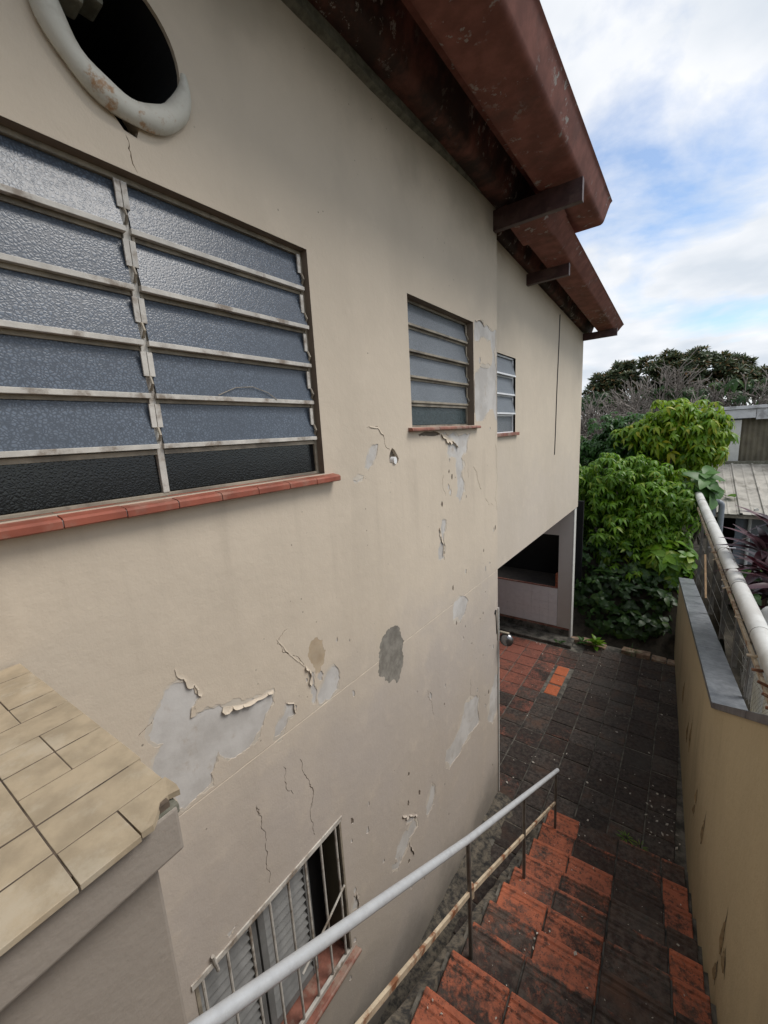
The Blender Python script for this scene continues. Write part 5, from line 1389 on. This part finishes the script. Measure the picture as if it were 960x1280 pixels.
def tree(label, loc, h, blobs, seed, n_parts=40):
    r_ = root('tree', loc); tag(r_, label, 'tree', 'dark trees on the skyline'); r2 = random.Random(seed); L0 = Vector(loc)
    b_ = MB(); tips = []
    b_.tube([(0, 0, -.1), (.05, .03, h * .3), (-.03, .0, h * .55)], [.17, .13, .10], 9); b_.build('trunk', M['bark'], r_, smooth=True)
    b2 = MB()
    for c, rd, n in blobs:
        e = Vector(c) - L0; s0 = Vector((0, 0, h * .4)); m_ = (s0 + e) / 2 + Vector((0, 0, -.15)); b2.tube([s0, m_, e], [.07, .05, .02], 6)
    o = b2.build('limbs', M['bark'], r_); o['kind'] = 'stuff'
    pts = blob_points(blobs, r2); bigV = []; bigF = []; base = 0
    for p, nr in pts:
        R3 = orient(nr, r2, 1.0); s_ = r2.uniform(.6, 1.15); V, F = leaf_small[r2.randrange(4)]
        bigV.append(V @ (np.array(R3).T * s_) + np.array(p - L0)); bigF += [tuple(j + base for j in f) for f in F]; base += len(V)
    o = link('crown', np_mesh('crown', np.concatenate(bigV), bigF, M['leaf_tree']), r_); o['kind'] = 'stuff'
def lumps(cx, cy, cz, rx, rz, k, seed, n=60):
    r2 = random.Random(seed); out = [((cx, cy, cz - rz * .25), (rx * .75, rx * .6, rz * .6), int(n * 1.6))]
    for i in range(k):
        an = r2.uniform(0, 6.28); s_ = r2.uniform(.45, .95)
        out.append(((cx + math.cos(an) * rx * s_, cy + math.sin(an) * rx * .5 * s_, cz + rz * r2.uniform(-.35, .62)), (r2.uniform(.2, .42), r2.uniform(.25, .45), r2.uniform(.2, .42)), n))
    return out
tree('dark skyline tree nearest the house eaves', (-2.2, 20.5, 0), 5.6, lumps(-2.1, 20.5, 5.0, 1.5, 1.0, 14, 1), 31)
tree('broad dark tree in the middle of the skyline with orange young leaves', (0.0, 20.0, 0), 6.0, lumps(-0.15, 20.0, 5.2, 1.9, 1.25, 26, 2), 32)
tree('tallest dark skyline tree above the yellow green shrub', (1.75, 20.3, 0), 6.2, lumps(1.65, 20.3, 5.3, 1.6, 1.3, 22, 3), 33)
tree('dark skyline tree at the right edge above the outbuilding roof', (3.4, 20.6, 0), 5.6, lumps(3.4, 20.6, 5.1, 1.5, 1.0, 15, 4), 34)
tree('dark skyline tree hidden mostly behind the house roof', (-4.8, 20.8, 0), 5.6, lumps(-4.8, 20.8, 4.9, 1.4, 1.1, 8, 5), 35)
def bare_tree(label, loc, dirs, seed):
    r_ = root('bare_tree', loc); tag(r_, label, 'tree', 'leafless grey trees'); r2 = random.Random(seed)
    b_ = MB(); b_.tube([(0, 0, -.1), (.03, .02, 1.0), (0, 0, 2.3)], [.13, .11, .09], 8); b_.build('trunk', M['twig'], r_, smooth=True)
    for d in dirs:
        b2 = MB(); tips = []
        grow(b2, Vector((0, 0, 2.2)), Vector(d).normalized(), Vector(d).length, .04, 4, r2, tips, .6, 4, .015, .011)
        o = b2.build('branch', M['twig'], r_, fix=False)
bare_tree('leafless grey tree spreading twigs above the green shrubs', (0.2, 14.6, 0.0), [(-1.5, 0, .95), (-.8, -.2, 1.1), (.3, .1, 1.25), (1.1, 0, 1.0), (-1.9, .2, .6), (.0, .3, 1.0), (1.5, -.1, .55)], 41)
bare_tree('leafless grey tree with twigs sweeping right over the outbuilding roof', (2.0, 18.0, 0.0), [(-1.3, 0, 1.5), (.5, 0, 1.5), (1.6, 0.1, 1.2), (2.4, 0, .9), (-.3, .2, 1.5), (1.0, .3, 1.6), (-2.0, 0, 1.1)], 42)
bare_tree('leafless grey tree close to the far corner of the house', (-1.6, 15.2, 0.0), [(-.9, 0, 1.0), (.8, .1, 1.0), (.1, -.2, 1.2), (1.5, 0, .6), (-1.4, 0, .6)], 43)
shrub('shrub', 'dark leafy shrub in the gap between the wire fence and the neighbouring shed', 'shrub', (2.9, 6.6, 0.8),
      [((2.75, 4.2, 1.15), (.45, 1.1, .5), 200), ((2.75, 6.3, 1.15), (.45, 1.2, .5), 200), ((2.5, 8.2, 1.05), (.35, .9, .4), 140)], heart, M['leaf_dark'], 8, 40, k=1.0, scale=(.6, 1.1), stems=5)
# low dark undergrowth filling the space behind the shrubs
rr2 = random.Random(55); bigV = []; bigF = []; base = 0
for i in range(2300):
    p = np.array((rr2.uniform(-5, 1.6), rr2.uniform(11.6, 13.0), 0)); p[2] = rr2.uniform(1.3, 3.5) - .1 * abs(p[0])
    if rr2.random() < .5: p[0] = rr2.uniform(-5, 5); p[1] = rr2.uniform(17.4, 19.5); p[2] = rr2.uniform(.3, 5.0)
    R3 = orient((0, -1, .3), rr2, 1.0); V, F = umb[rr2.randrange(5)]; s_ = rr2.uniform(.9, 1.8)
    bigV.append(V @ (np.array(R3).T * s_) + p); bigF += [tuple(j + base for j in f) for f in F]; base += len(V)
tag(link('undergrowth', np_mesh('undergrowth', np.concatenate(bigV), bigF, M['leaf_dark'])), 'dark undergrowth behind the shrubs', 'undergrowth', kind='stuff')

# ------------------------------------------------------------------ litter
rr2 = random.Random(77); b = MB()
def bit(p, s_):
    an = rr2.uniform(0, 6.28); u = Vector((math.cos(an), math.sin(an), rr2.uniform(-.2, .2))) * s_; v_ = Vector((-math.sin(an), math.cos(an), rr2.uniform(-.2, .2))) * s_ * rr2.uniform(.3, .8)
    n0 = Vector((0, 0, s_ * .35)); b.quad(p - u, p + v_ * .8, p + u, p - v_); b.quad(p - u + n0, p + v_ * .8 + n0, p + u + n0, p - v_ + n0); 
for i in range(130):
    y = rr2.uniform(3.75, 7.2); x = rr2.uniform(-.6, 1.55); bit(Vector((x, y, .006)), abs(rr2.gauss(0, .006)) + .003)
for i in range(26): bit(Vector((rr2.uniform(1.3, 1.58), rr2.uniform(3.9, 4.6), .006)), abs(rr2.gauss(0, .008)) + .006)
for i in range(120):
    k = rr2.randrange(0, 11); t_ = NOS[k][0] - rr2.uniform(.02, .24); bit(AT(rr2.uniform(.7, 1.78), t_, NOS[k][1] + .004), abs(rr2.gauss(0, .004)) + .002)
tag(b.build('litter', M['debris'], fix=False), 'scattered pale bits of litter and plaster on patio and steps', 'litter', kind='stuff')
